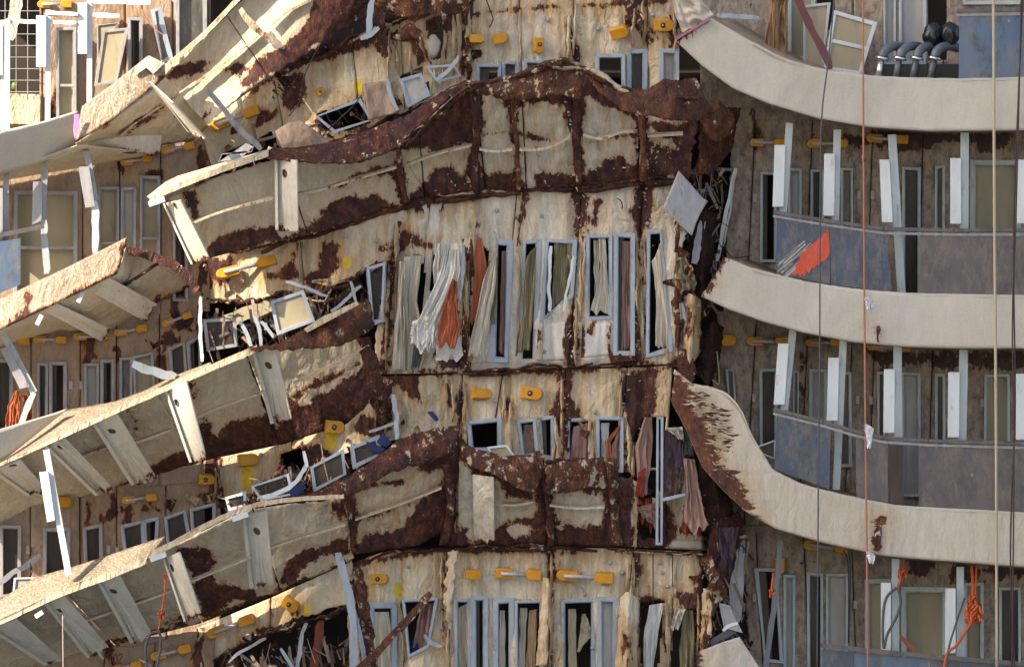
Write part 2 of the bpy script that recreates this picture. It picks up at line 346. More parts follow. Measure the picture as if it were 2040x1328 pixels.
def cable(name, label, cat, pts, r, mat, group=None, parent=None, n=6):
    P = [W(*p) for p in smoothpts(pts)]; o = MB().tube(P, r, n).build(name, mat, parent, True)
    if parent is None: tag(o, label, cat, group)
    return o
def plank(name, label, cat, p0, p1, w, y0, y1, mat, th=.04, bend=0, parent=None, group=None, rust=60.0, chan=False):
    dx, dy = p1[0] - p0[0], p1[1] - p0[1]; l = math.hypot(dx, dy); nx, ny = -dy / l, dx / l; n = max(2, int(l / 10)); V = []; F = []
    sx = random.random() * 40
    for i in range(n + 1):
        t = i / n; b = bend * math.sin(math.pi * t) + min(2.4, l / 45) * nz(t * 5, sx) * 1.6; cx, cy = p0[0] + dx * t + nx * b, p0[1] + dy * t + ny * b; y = y0 + (y1 - y0) * t
        ww = w * (1 + .28 * nz(t * 9, sx + 4)) * (.72 if i in (0, n) else 1)
        for s_, yy in ((-.5, 0), (.5, 0), (.5, th), (-.5, th)): V.append(W(cx + nx * ww * s_, cy + ny * ww * s_, y + yy))
    for i in range(n):
        for j in range(4): F.append((i * 4 + j, i * 4 + (j + 1) % 4, (i + 1) * 4 + (j + 1) % 4, (i + 1) * 4 + j))
    F += [(0, 3, 2, 1), (n * 4, n * 4 + 1, n * 4 + 2, n * 4 + 3)]
    o = obj(name, V, F, mat, parent, False, rust)
    if parent is None: tag(o, label, cat, group)
    return o
def cloth(name, label, cat, lf, rt, y, mat, folds=4, amp=.05, parent=None, group=None, hem=6, yb=None):
    nu, nv = 40, 46; V = []; sx = random.random() * 30; amp *= .8; hem *= 1.6; yb = y if yb is None else yb
    for j in range(nv + 1):
        v = j / nv; a = poly_at(lf, v); b = poly_at(rt, v)
        for i in range(nu + 1):
            u = i / nu; uu = u + .05 * nz(u * 3, v * 2, sx)
            q = uu * folds * 1.5 + .5 * v * nz(sx, 2.2) * 3
            f1 = 1 - 2.2 * abs(nz(q, v * .9, sx)); f2 = 1 - 2 * abs(nz(q * 2.3 + 5, v * 1.7 + u, sx + 4))
            d = y + (yb - y) * v - amp * (1.0 * f1 + .45 * f2) + amp * 1.1 * nz(u * 2.5 + v, v * 5 - u * 2, sx)
            x = a[0] + (b[0] - a[0]) * u + 2 * nz(v * 6, u * 5, sx); yy = a[1] + (b[1] - a[1]) * u + (hem * nz(u * 5, sx) * v)
            V.append(W(x, yy, d))
    F = [(j * (nu + 1) + i, (j + 1) * (nu + 1) + i, (j + 1) * (nu + 1) + i + 1, j * (nu + 1) + i + 1) for j in range(nv) for i in range(nu)]
    o = obj(name, V, F, mat, parent, True, th=.004)
    if parent is None: tag(o, label, cat, group)
    return o
def inset(q, d):
    cx = sum(p[0] for p in q) / 4; cy = sum(p[1] for p in q) / 4; out = []
    hw = max(abs(q[1][0] - q[0][0]), abs(q[2][0] - q[3][0])) / 2; hh = max(abs(q[3][1] - q[0][1]), abs(q[2][1] - q[1][1])) / 2
    kx = max(.15, 1 - d / max(hw, 1)); ky = max(.15, 1 - d / max(hh, 1))
    for x, y in q: out.append((cx + (x - cx) * kx, cy + (y - cy) * ky))
    return out
def ring(m, q, d, y0, y1):
    qi = inset(q, d)
    for i in range(4):
        j = (i + 1) % 4; m.quadbox([q[i], q[j], qi[j], qi[i]], y0, y1)
    return qi
def rect(x0, y0, x1, y1, sk=0): return [(x0 + sk, y0), (x1 + sk, y0), (x1, y1), (x0, y1)]
WOFF = 0
def window(parent, q, fw=6, y=None, mat=None, pane='dark', name='window', mid=None, proud=.05, lab=None):
    mat = mat or ALU; cx = sum(p[0] for p in q) / 4; cy = sum(p[1] for p in q) / 4
    y = wy(cx, cy) if y is None else y; m = MB(); jq = [(a + random.uniform(-1, 1), b + random.uniform(-1, 1)) for a, b in q]
    qi = ring(m, jq, fw, y - proud, y + .06)
    qi2 = ring(m, qi, 1.6, y - proud + .03, y + .10)
    if mid:
        for t in mid:
            a = (qi[0][0] + (qi[3][0] - qi[0][0]) * t, qi[0][1] + (qi[3][1] - qi[0][1]) * t); b = (qi[1][0] + (qi[2][0] - qi[1][0]) * t, qi[1][1] + (qi[2][1] - qi[1][1]) * t)
            m.bar(a, b, fw * .9, y - proud + .01, th=.05)
    f = m.build(name, mat, parent, bev=.004)
    if lab: f['label'] = lab
    pm = {'dark': PANED, 'dirty': PANE, 'tan': PANET, 'cloud': PANEG}.get(pane)
    if pm:
        if pane == 'dark' and random.random() < .6:      # half open: pane slid to one side, leaving a gap
            s_ = random.uniform(.35, .65); q3 = [qi2[0], tuple(a + (b - a) * s_ for a, b in zip(qi2[0], qi2[1])), tuple(a + (b - a) * s_ for a, b in zip(qi2[3], qi2[2])), qi2[3]]
            pn = MB().quadbox(q3, y + .075, y + .085).build('pane', pm, f)
        else: pn = MB().quadbox(qi2, y + .075, y + .085).build('pane', pm, f)
    return f
def boxv(x0, x1, y0, y1, z0, z1):
    return [(x0, y0, z0), (x1, y0, z0), (x1, y1, z0), (x0, y1, z0), (x0, y0, z1), (x1, y0, z1), (x1, y1, z1), (x0, y1, z1)], [(0, 3, 2, 1), (4, 5, 6, 7), (0, 1, 5, 4), (1, 2, 6, 5), (2, 3, 7, 6), (3, 0, 4, 7)]
# ------------------------------------------------------------------ surroundings: sea, plus an added unseen blocker that shades most of the hull
struct('sea', [(-900, -900, -26), (900, -900, -26), (900, 900, -26), (-900, 900, -26)], [(0, 1, 2, 3)], SEA)
def shade_blocker():
    T = 60.0; c = SUN * T
    # blocker outline, cut to place shade edge and sun spots, seen along the sunlight, in photo pixels on the ship's side
    prof = [(1328 + 1600, 470), (1330, 430), (1240, 450), (1150, 420), (1080, 520), (1010, 500), (960, 560), (925, 690), (890, 715), (850, 712), (820, 690), (790, 600), (740, 620), (705, 800), (660, 815), (625, 800), (600, 590), (520, 580), (430, 596), (330, 580), (230, 535), (120, 560), (60, 600), (-60, 640), (-300, 900), (-900, 1500), (-1200, 3600)]
    V = []; F = []; n = len(prof)
    for k, dy in enumerate((0, -14)):
        for (py, px) in prof:
            p = W(px, py, 0) + c; q = 4.0 if k else 0
            V.append((p.x + q, p.y + dy, max(p.z - (3 if k else 0), -27)))
    base = [(W(3600, 0, 0) + c).x, (W(470, 0, 0) + c).x]
    V += [(base[0], c.y, -27), (base[1], c.y, -27), (base[0], c.y - 30, -27), (base[1] - 6, c.y - 30, -27)]
    f = list(range(n)) + [2 * n, 2 * n + 1]; b = list(range(n, 2 * n)) + [2 * n + 2, 2 * n + 3]
    F = [tuple(f), tuple(reversed(b))]
    m = len(f)
    for i in range(m): F.append((f[i], b[i], b[(i + 1) % m], f[(i + 1) % m]))
    struct('shade_blocker', V, F, BLOCKER)
shade_blocker()
struct('bounce_slab', *boxv(-120, 120, -110, -3, -12, -9), plain('pale_bounce_surface', (.36, .335, .295), (.43, .40, .35), .4, .9, st=(1, 1, 1)))  # added unseen slab, pale so it bounces warm light onto the hull
# inside of the ship: dark back bulkhead, decks, roof
struct('inner_bulkhead', *boxv(-9, 9, 3.4, 3.5, -7, 7), DARK)
struct('inner_ceiling', *boxv(-9, 9, 1.2, 3.4, 5.9, 6.0), DARK)
for nm, pts in (('inner_deck', [(-160, 300), (400, 235), (800, 150), (1400, 150)]), ('inner_deck', [(-160, 680), (400, 600), (800, 400), (1400, 390)]),
                ('inner_deck', [(-160, 1000), (400, 960), (800, 745), (1400, 740)]), ('inner_deck', [(-160, 1330), (400, 1260), (800, 1095), (1400, 1090)])):
    m = MB()
    for a, b in zip(pts[:-1], pts[1:]): m.bar(a, b, 10, 1.35, th=2.0)
    o = m.build(nm, DARK); o['kind'] = 'structure'
for y in (225, 655, 1085): o = MB().bar((1405, y), (2200, y), 10, 1.35, th=2.0).build('inner_deck', DARK); o['kind'] = 'structure'

# ------------------------------------------------------------------ cabin walls
def cabin_wall(label, top, bot, mat, seams=(), wins=(), rust=(), paint=(), yel=(), holes=(), y=None, off=0, step=5, jag=(0, 0, 0, 0), base=60.0, crum=.02, gap=1.0):
    cx = (top[0][0] + top[-1][0]) / 2; cy = (bot[0][1] + bot[-1][1]) / 2
    t = thing('cabin_wall', label, 'ship wall', (cx, cy, .5))
    hs = [inset(q[0], q[1] * .7) for q in wins] + list(holes)
    x0, x1 = top[0][0], top[-1][0]
    # seams given as x of the top edge -> arc parameter
    def tx(x):
        lo, hi = 0, 1
        for _ in range(22):
            m = (lo + hi) / 2
            if poly_at(top, m)[0] < x: lo = m
            else: hi = m
        return lo
    ts = [0] + [tx(s) for s in seams] + [1]; g = gap / max(1, math.dist(top[0], top[-1]))
    for i in range(len(ts) - 1):
        o = sheet('plate', top, bot, mat, y, y, t, hs, rust, paint, yel, step=step, crum=crum, t0=ts[i] + (g if i else 0), t1=ts[i + 1] - (g if i < len(ts) - 2 else 0),
                  off=off + random.uniform(-.012, .012), base=base, jag=(jag[0], jag[1], jag[2] if i == 0 else 0, jag[3] if i == len(ts) - 2 else 0), th=.014)
    for q in wins:
        q0, fw, pane = q[:3]; k = q[3] if len(q) > 3 else {}
        kk = dict(k); yy = kk.pop('y', y if isinstance(y, (int, float)) else None)
        window(t, q0, fw, yy, pane=pane, **kk)
    return t
def cover_plates(t, pts, y=None, w=7, h=16):
    for x, yy in pts:
        d = wy(x, yy) if y is None else y; MB().quadbox(rect(x - w / 2, yy - h / 2, x + w / 2, yy + h / 2), d - .03, d).build('cover_plate', ALUD, t)
A = ALUD
# --- left side, four decks
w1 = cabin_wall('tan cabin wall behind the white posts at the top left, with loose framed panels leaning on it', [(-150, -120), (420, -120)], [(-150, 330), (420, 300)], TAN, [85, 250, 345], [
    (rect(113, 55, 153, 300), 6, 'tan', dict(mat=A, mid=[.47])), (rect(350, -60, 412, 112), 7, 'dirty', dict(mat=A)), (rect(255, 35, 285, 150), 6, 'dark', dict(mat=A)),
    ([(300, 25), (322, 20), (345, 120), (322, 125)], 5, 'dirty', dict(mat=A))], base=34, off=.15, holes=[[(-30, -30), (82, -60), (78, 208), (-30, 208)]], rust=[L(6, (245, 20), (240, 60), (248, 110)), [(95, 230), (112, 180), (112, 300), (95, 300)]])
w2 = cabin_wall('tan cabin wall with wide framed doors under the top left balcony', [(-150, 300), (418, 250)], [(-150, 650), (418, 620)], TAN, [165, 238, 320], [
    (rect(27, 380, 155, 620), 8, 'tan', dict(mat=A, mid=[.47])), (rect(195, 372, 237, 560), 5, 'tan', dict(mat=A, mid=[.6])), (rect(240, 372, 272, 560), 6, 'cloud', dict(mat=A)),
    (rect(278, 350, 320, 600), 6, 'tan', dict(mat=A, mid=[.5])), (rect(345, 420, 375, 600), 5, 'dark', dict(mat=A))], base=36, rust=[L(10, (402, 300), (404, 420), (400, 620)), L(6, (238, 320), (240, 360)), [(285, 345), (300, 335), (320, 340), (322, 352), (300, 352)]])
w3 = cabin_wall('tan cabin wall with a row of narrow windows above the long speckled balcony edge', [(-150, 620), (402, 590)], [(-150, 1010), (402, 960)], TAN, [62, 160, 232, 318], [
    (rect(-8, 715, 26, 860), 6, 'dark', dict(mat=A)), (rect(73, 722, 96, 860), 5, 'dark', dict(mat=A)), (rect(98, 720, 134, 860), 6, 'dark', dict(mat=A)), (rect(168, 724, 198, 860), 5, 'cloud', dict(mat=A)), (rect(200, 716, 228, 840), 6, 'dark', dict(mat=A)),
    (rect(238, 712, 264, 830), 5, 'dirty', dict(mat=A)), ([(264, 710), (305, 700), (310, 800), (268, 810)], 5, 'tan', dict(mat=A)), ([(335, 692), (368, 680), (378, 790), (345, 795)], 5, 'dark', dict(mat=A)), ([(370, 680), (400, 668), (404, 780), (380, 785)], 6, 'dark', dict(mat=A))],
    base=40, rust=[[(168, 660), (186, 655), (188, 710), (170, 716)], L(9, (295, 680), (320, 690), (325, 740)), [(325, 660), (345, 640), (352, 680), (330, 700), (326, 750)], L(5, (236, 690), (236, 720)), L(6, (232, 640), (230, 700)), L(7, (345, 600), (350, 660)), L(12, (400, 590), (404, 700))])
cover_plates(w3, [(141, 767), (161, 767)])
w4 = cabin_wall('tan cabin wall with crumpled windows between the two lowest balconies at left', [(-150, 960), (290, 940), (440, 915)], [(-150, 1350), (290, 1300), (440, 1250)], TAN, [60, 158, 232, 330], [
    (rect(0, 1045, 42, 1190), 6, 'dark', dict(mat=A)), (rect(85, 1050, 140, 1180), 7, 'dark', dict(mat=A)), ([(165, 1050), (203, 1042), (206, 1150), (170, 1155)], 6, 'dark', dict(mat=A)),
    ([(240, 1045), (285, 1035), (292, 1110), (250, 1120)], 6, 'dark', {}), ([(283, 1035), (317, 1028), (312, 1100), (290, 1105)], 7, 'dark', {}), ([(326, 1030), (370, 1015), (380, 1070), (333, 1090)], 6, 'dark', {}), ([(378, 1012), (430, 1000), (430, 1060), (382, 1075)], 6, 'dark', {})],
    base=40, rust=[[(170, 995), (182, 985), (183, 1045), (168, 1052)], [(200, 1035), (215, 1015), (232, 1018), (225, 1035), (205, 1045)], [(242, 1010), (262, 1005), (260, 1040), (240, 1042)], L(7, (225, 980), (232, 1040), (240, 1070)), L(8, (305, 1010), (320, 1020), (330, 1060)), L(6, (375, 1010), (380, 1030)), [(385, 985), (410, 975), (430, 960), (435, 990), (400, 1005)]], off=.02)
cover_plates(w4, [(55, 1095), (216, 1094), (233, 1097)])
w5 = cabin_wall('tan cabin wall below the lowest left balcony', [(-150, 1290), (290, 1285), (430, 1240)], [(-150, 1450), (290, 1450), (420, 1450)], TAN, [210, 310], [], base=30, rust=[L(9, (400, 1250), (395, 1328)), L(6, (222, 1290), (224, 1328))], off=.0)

# --- centre left: torn plating between the folded decks
w6 = cabin_wall('cream wall plating torn open between the top two folded decks, one yellow spot sprayed on it', [(400, 255), (520, 165), (640, 100), (760, 45), (860, 0), (935, -60)], [(425, 345), (540, 305), (640, 300), (740, 268), (850, 225), (935, 170)], CREAM, [545, 700, 795], [],
    yel=[(715, 173, 10, 16)], base=70, off=-.02, rust=[
    [(500, 140), (530, 150), (640, 110), (760, 60), (745, 85), (680, 105), (655, 120), (600, 135), (560, 150), (520, 175), (505, 185)], [(575, 155), (598, 148), (605, 190), (600, 215), (572, 215), (560, 200)],
    [(510, 250), (530, 225), (555, 212), (553, 235), (530, 245)], [(740, 30), (760, 20), (775, 70), (772, 115), (755, 95)], [(780, 80), (830, 60), (850, 120), (835, 130), (815, 70), (785, 85)], [(880, 40), (930, 0), (928, 100), (900, 60), (885, 120), (878, 60)],
    [(765, 30), (930, -60), (930, 30), (780, 45)], L(8, (905, 40), (925, 150)), [(625, 240), (720, 200), (735, 260), (640, 262)]],
    holes=[[(437, 320), (478, 300), (540, 262), (562, 300), (500, 320)], [(632, 228), (720, 195), (738, 245), (690, 262), (650, 262)], [(795, 150), (840, 135), (850, 200), (815, 210)], [(845, 30), (880, 20), (890, 120), (860, 118)], [(690, -10), (740, -40), (742, 20), (700, 40)]])
w7 = cabin_wall('cream wall plating with a big rust patch and yellow spot beside the torn gap left of centre', [(398, 520), (500, 492), (640, 455), (800, 415), (955, 390)], [(405, 600), (440, 605), (500, 600), (560, 585), (640, 585), (700, 552), (765, 525), (955, 500)], CREAM, [597, 785], [
    ([(728, 535), (770, 520), (768, 640), (740, 645)], 7, 'dark', {})], jag=(0, 7, 3, 0), base=60, yel=[(692, 524, 9, 13)], rust=[
    [(525, 553), (560, 540), (588, 510), (594, 540), (600, 556), (560, 558)], [(597, 556), (630, 535), (645, 500), (650, 487), (665, 487), (678, 505), (682, 528), (668, 545), (650, 570), (640, 590), (620, 565)],
    [(758, 497), (785, 483), (795, 462), (812, 458), (832, 468), (838, 482), (862, 490), (840, 497), (802, 505), (798, 525), (775, 522), (778, 500)], [(822, 405), (880, 394), (955, 386), (950, 405), (920, 398), (890, 402), (862, 420), (838, 424)],
    [(398, 525), (418, 515), (430, 520), (422, 560), (412, 600), (400, 605)], [(436, 530), (462, 508), (455, 560), (445, 570)], L(6, (592, 480), (585, 520)), L(3, (798, 420), (780, 460))])
w8 = cabin_wall('cream wall plating between the folded decks, with two yellow spots and a torn lower edge', [(405, 915), (560, 885), (690, 845), (752, 790), (790, 745)], [(425, 1010), (480, 990), (540, 970), (600, 950), (680, 905), (780, 870)], CREAM, [430, 582], [],
    jag=(0, 6, 3, 0), base=62, yel=[(660, 874, 12, 24), (493, 950, 13, 30)], rust=[
    [(405, 925), (430, 905), (440, 905), (430, 960), (448, 975), (410, 1000), (400, 960)], [(540, 950), (560, 905), (590, 895), (640, 880), (655, 905), (600, 945), (560, 965)], [(712, 850), (725, 830), (745, 838), (760, 800), (755, 770), (790, 745), (780, 850), (745, 870)], L(5, (628, 840), (640, 880))],
    holes=[[(560, 905), (600, 890), (612, 930), (570, 945)]])
w9 = cabin_wall('cream wall plating under the lowest left folded deck, two eye brackets on it', [(395, 1250), (540, 1190), (690, 1122), (700, 1115)], [(400, 1330), (460, 1300), (540, 1255), (620, 1225), (690, 1205), (705, 1200)], CREAM, [540], [],
    jag=(0, 6, 3, 3), base=60, yel=[(613, 1222, 8, 17)], rust=[[(500, 1260), (540, 1240), (545, 1262), (500, 1275)], [(580, 1222), (600, 1215), (598, 1250), (580, 1250)], [(455, 1310), (480, 1275), (500, 1285), (480, 1310)], L(4, (545, 1190), (540, 1225))])
# --- centre: wall decks
C0w = [(rect(948, 128, 998, 200), 6, 'dark', {}), (rect(1000, 122, 1034, 200), 6, 'dark', {}), (rect(1044, 120, 1092, 190), 6, 'dirty', {}), (rect(1186, 108, 1246, 260), 7, 'none', {}), (rect(1248, 98, 1290, 250), 9, 'dark', {}), (rect(1313, 96, 1354, 240), 9, 'cloud', {})]
w10 = cabin_wall('cream wall plating at the top centre with four small yellow brackets', [(925, -120), (1345, -120), (1352, -120)], [(935, 205), (1060, 200), (1200, 260), (1352, 250)], CREAM, [1030, 1142, 1290], C0w, base=52, rust=[
    L(6, (930, 30), (1050, 18), (1200, 10), (1340, -2)), [(905, 0), (940, 0), (930, 120), (935, 200), (915, 200)], L(5, (1120, 20), (1140, 70), (1148, 120)), [(1248, 15), (1262, 10), (1268, 45), (1290, 75), (1300, 85), (1275, 70), (1255, 45)], L(6, (1300, 60), (1330, 90)), [(1335, 30), (1352, 20), (1356, 80), (1340, 90), (1325, 60)]])
C2w = [([(984, 477), (1024, 479), (1012, 724), (974, 722)], 10, 'none', {}), ([(1042, 477), (1080, 476), (1066, 724), (1028, 724)], 8, 'none', {}), ([(1086, 474), (1150, 478), (1142, 590), (1075, 640)], 8, 'none', {}),
       (rect(1168, 467, 1220, 637), 6, 'none', {}), (rect(1222, 464, 1264, 708, 2), 8, 'dark', {}), ([(1290, 458), (1318, 455), (1340, 700), (1287, 712)], 8, 'none', {})]
C2w = [(q, f, p if isinstance(p, str) else 'dark', {}) for q, f, p, k in C2w]
w11 = cabin_wall('cream middle wall with bent blue grey windows and curtains hanging out', [(780, 410), (955, 385), (1150, 370), (1345, 350), (1372, 350)], [(742, 745), (925, 742), (1150, 732), (1335, 725), (1350, 720)], WHITE, [858, 944, 1030, 1160, 1282], C2w, base=52, jag=(0, 0, 3, 7), rust=[
    [(775, 500), (797, 500), (793, 540), (782, 600), (778, 660), (765, 740), (757, 738), (770, 600)], [(925, 480), (948, 470), (943, 540), (935, 620), (932, 735), (915, 735), (925, 640)], [(1135, 378), (1165, 372), (1172, 430), (1163, 480), (1147, 462), (1146, 420)],
    [(1265, 372), (1300, 365), (1297, 395), (1297, 420), (1288, 480), (1272, 470), (1260, 430)], [(1186, 405), (1193, 402), (1190, 455), (1173, 462)], [(1122, 640), (1150, 590), (1150, 640), (1148, 732), (1120, 732)], L(8, (1273, 480), (1270, 600), (1263, 735)), L(9, (1283, 480), (1280, 600), (1278, 735)),
    L(4, (945, 385), (950, 480)), L(4, (1042, 380), (1038, 430), (1032, 480)), [(1180, 640), (1190, 635), (1175, 675), (1168, 672)], [(870, 700), (920, 705), (918, 735), (870, 735)], [(1210, 700), (1230, 705), (1262, 715), (1262, 732), (1205, 728)], L(5, (840, 742), (1100, 733), (1345, 722)), [(1345, 350), (1372, 350), (1372, 450), (1350, 420)], [(800, 470), (835, 470), (845, 490), (800, 500)]],
    holes=[[(800, 515), (838, 508), (850, 560), (832, 660), (812, 690), (802, 600)], [(862, 500), (915, 490), (915, 600), (895, 640), (855, 640)], [(952, 480), (975, 500), (968, 650), (935, 700), (940, 600)]])
C3w = [([(930, 838), (1000, 832), (1000, 900), (935, 900)], 8, 'none', {}), ([(1028, 836), (1066, 832), (1075, 910), (1040, 912)], 6, 'none', {}), ([(1068, 830), (1105, 826), (1103, 915), (1078, 912)], 7, 'dark', {}), (rect(1128, 832, 1177, 930), 6, 'none', {}), (rect(1188, 830, 1243, 940), 6, 'none', {}), ([(1286, 825), (1328, 830), (1312, 1080), (1318, 1000)], 6, 'none', {})]
C3w = C3w[:5]
w12 = cabin_wall('cream wall plating below the middle seam, streaked with rust, two yellow brackets on it', [(745, 750), (925, 745), (1150, 736), (1340, 728)], [(770, 880), (900, 850), (920, 935), (1160, 935), (1240, 940), (1325, 935)], CREAM, [922, 1002, 1128, 1250], C3w, base=55, jag=(0, 0, 0, 0), rust=[
    [(1112, 738), (1146, 736), (1140, 760), (1130, 790), (1148, 820), (1142, 900), (1120, 920), (1108, 860), (1094, 822), (1112, 780)], [(1238, 736), (1312, 738), (1308, 765), (1298, 800), (1302, 818), (1285, 830), (1268, 860), (1262, 940), (1240, 940), (1254, 870), (1242, 815), (1228, 790)],
    L(6, (1012, 740), (1008, 790), (1015, 830)), [(915, 765), (927, 765), (925, 830), (920, 930), (908, 900)], [(775, 752), (830, 742), (842, 800), (815, 788), (800, 770)], [(745, 760), (770, 762), (772, 850), (752, 870), (740, 800)], L(3, (893, 760), (905, 820)), L(4, (745, 750), (925, 745), (1340, 730)), [(1205, 730), (1218, 730), (1214, 742)]],
    holes=[[(1268, 860), (1285, 828), (1325, 830), (1330, 930), (1262, 935)]])
w13 = cabin_wall('cream wall strip under the torn middle deck at right of centre, patterned cloths beside it', [(1270, 945), (1380, 940), (1385, 940)], [(1262, 1088), (1410, 1096), (1420, 1096)], CREAM, [1322], [], base=30, off=.02, rust=[[(1330, 1000), (1345, 1060), (1330, 1096), (1260, 1088), (1275, 1000)], L(4, (1320, 1052), (1410, 1062))], holes=[[(1270, 940), (1312, 940), (1310, 1070), (1275, 1075)]], jag=(6, 0, 3, 6))
C4w = [([(733, 1200), (790, 1198), (792, 1400), (735, 1400)], 11, 'none', {}), ([(800, 1192), (873, 1190), (855, 1290), (812, 1310)], 6, 'none', {}), (rect(905, 1192, 938, 1400), 6, 'none', {}), (rect(938, 1186, 972, 1400), 9, 'dark', {}), (rect(982, 1190, 1025, 1400), 10, 'none', {}),
       (rect(1026, 1195, 1080, 1400, 0), 5, 'none', {}), (rect(1118, 1192, 1186, 1400), 7, 'none', {}), (rect(1190, 1188, 1231, 1400), 9, 'cloud', {})]
w14 = cabin_wall('cream wall at the bottom centre with tall blue grey windows', [(690, 1125), (760, 1100), (860, 1094), (1100, 1090), (1250, 1092), (1420, 1102)], [(700, 1450), (760, 1450), (860, 1450), (1100, 1450), (1250, 1450), (1420, 1450)], CREAM, [890, 1094, 1262, 1340], C4w, base=56, yel=[(793, 1176, 10, 17)], jag=(0, 0, 3, 6), rust=[
    [(1088, 1092), (1108, 1092), (1104, 1120), (1098, 1145), (1090, 1120)], [(1258, 1095), (1276, 1095), (1276, 1140), (1268, 1170), (1256, 1172), (1258, 1130)], [(1345, 1180), (1380, 1175), (1402, 1120), (1396, 1100), (1420, 1102), (1432, 1180), (1420, 1250), (1408, 1310), (1395, 1330), (1400, 1240), (1350, 1210)],
    L(5, (1100, 1150), (1098, 1250), (1102, 1330)), L(7, (1250, 1240), (1252, 1330)), L(6, (1330, 1210), (1335, 1330)), [(700, 1130), (712, 1120), (722, 1180), (730, 1250), (735, 1330), (715, 1260), (700, 1200)], L(3, (885, 1095), (884, 1180), (888, 1290)), L(5, (700, 1125), (860, 1094), (1420, 1102)), [(1270, 1190), (1320, 1188), (1325, 1200), (1275, 1200)]],
    holes=[[(1274, 1200), (1300, 1196), (1322, 1198), (1318, 1260), (1300, 1450), (1280, 1450), (1276, 1300)], [(1345, 1210), (1400, 1212), (1396, 1300), (1380, 1450), (1335, 1450), (1335, 1320)]])
cover_plates(w14, [(877, 1243), (896, 1245), (1107, 1246)])
# --- right side
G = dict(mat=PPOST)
RY = 1.1
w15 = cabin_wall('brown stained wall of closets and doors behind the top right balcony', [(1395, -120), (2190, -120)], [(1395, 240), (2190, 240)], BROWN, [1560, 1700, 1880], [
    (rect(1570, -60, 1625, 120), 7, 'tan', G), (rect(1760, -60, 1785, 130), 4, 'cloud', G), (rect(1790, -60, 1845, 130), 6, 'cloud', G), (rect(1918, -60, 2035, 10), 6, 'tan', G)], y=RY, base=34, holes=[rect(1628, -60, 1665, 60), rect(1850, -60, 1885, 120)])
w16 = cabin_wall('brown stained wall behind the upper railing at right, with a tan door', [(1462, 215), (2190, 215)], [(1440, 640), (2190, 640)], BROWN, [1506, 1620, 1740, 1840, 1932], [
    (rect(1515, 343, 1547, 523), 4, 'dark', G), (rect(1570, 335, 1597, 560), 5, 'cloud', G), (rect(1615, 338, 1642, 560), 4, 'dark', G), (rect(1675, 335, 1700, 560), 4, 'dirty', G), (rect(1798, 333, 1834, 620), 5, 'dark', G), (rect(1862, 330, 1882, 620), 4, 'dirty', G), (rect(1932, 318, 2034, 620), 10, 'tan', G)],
    y=RY, base=34, jag=(0, 0, 4, 0), rust=[L(5, (1508, 235), (1506, 300)), [(1680, 270), (1790, 265), (2190, 262), (2190, 285), (1800, 292), (1700, 290)]])  # long polygon darkens a band along the wall top
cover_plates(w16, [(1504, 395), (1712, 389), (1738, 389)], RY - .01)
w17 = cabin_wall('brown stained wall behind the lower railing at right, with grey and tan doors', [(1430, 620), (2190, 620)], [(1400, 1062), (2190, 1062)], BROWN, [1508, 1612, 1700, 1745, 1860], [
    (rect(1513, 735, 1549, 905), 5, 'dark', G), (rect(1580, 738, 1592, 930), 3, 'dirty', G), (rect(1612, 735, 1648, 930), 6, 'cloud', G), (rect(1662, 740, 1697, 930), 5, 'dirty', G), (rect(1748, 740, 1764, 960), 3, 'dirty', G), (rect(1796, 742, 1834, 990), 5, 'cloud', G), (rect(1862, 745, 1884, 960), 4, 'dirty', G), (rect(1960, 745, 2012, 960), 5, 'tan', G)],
    y=RY, base=34, jag=(0, 0, 4, 0), rust=[[(1590, 730), (1600, 720), (1605, 800), (1600, 830), (1592, 800)], [(1720, 690), (1860, 700), (2190, 705), (2190, 735), (1900, 730), (1760, 725)], L(8, (1415, 640), (1410, 700), (1440, 760))])  # long polygon darkens the strip just below the balcony
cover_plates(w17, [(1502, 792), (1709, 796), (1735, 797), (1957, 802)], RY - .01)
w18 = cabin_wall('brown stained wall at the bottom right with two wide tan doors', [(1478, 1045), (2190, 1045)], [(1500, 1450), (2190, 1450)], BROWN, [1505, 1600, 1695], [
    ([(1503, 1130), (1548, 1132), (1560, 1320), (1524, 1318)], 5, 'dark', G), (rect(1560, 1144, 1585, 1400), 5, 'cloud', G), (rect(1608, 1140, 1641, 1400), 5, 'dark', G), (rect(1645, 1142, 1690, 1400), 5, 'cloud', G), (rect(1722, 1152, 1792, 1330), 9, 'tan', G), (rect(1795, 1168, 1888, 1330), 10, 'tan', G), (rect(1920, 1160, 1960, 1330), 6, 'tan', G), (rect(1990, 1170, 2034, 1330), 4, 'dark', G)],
    y=RY, base=34, jag=(0, 0, 4, 0), rust=[[(1800, 1110), (1860, 1115), (1850, 1150), (1810, 1140)], [(1900, 1120), (2190, 1125), (2190, 1150), (1900, 1150)]])  # long polygon gives the upper wall a darker strip
cover_plates(w18, [(1704, 1203), (1503, 1190)], RY - .01)

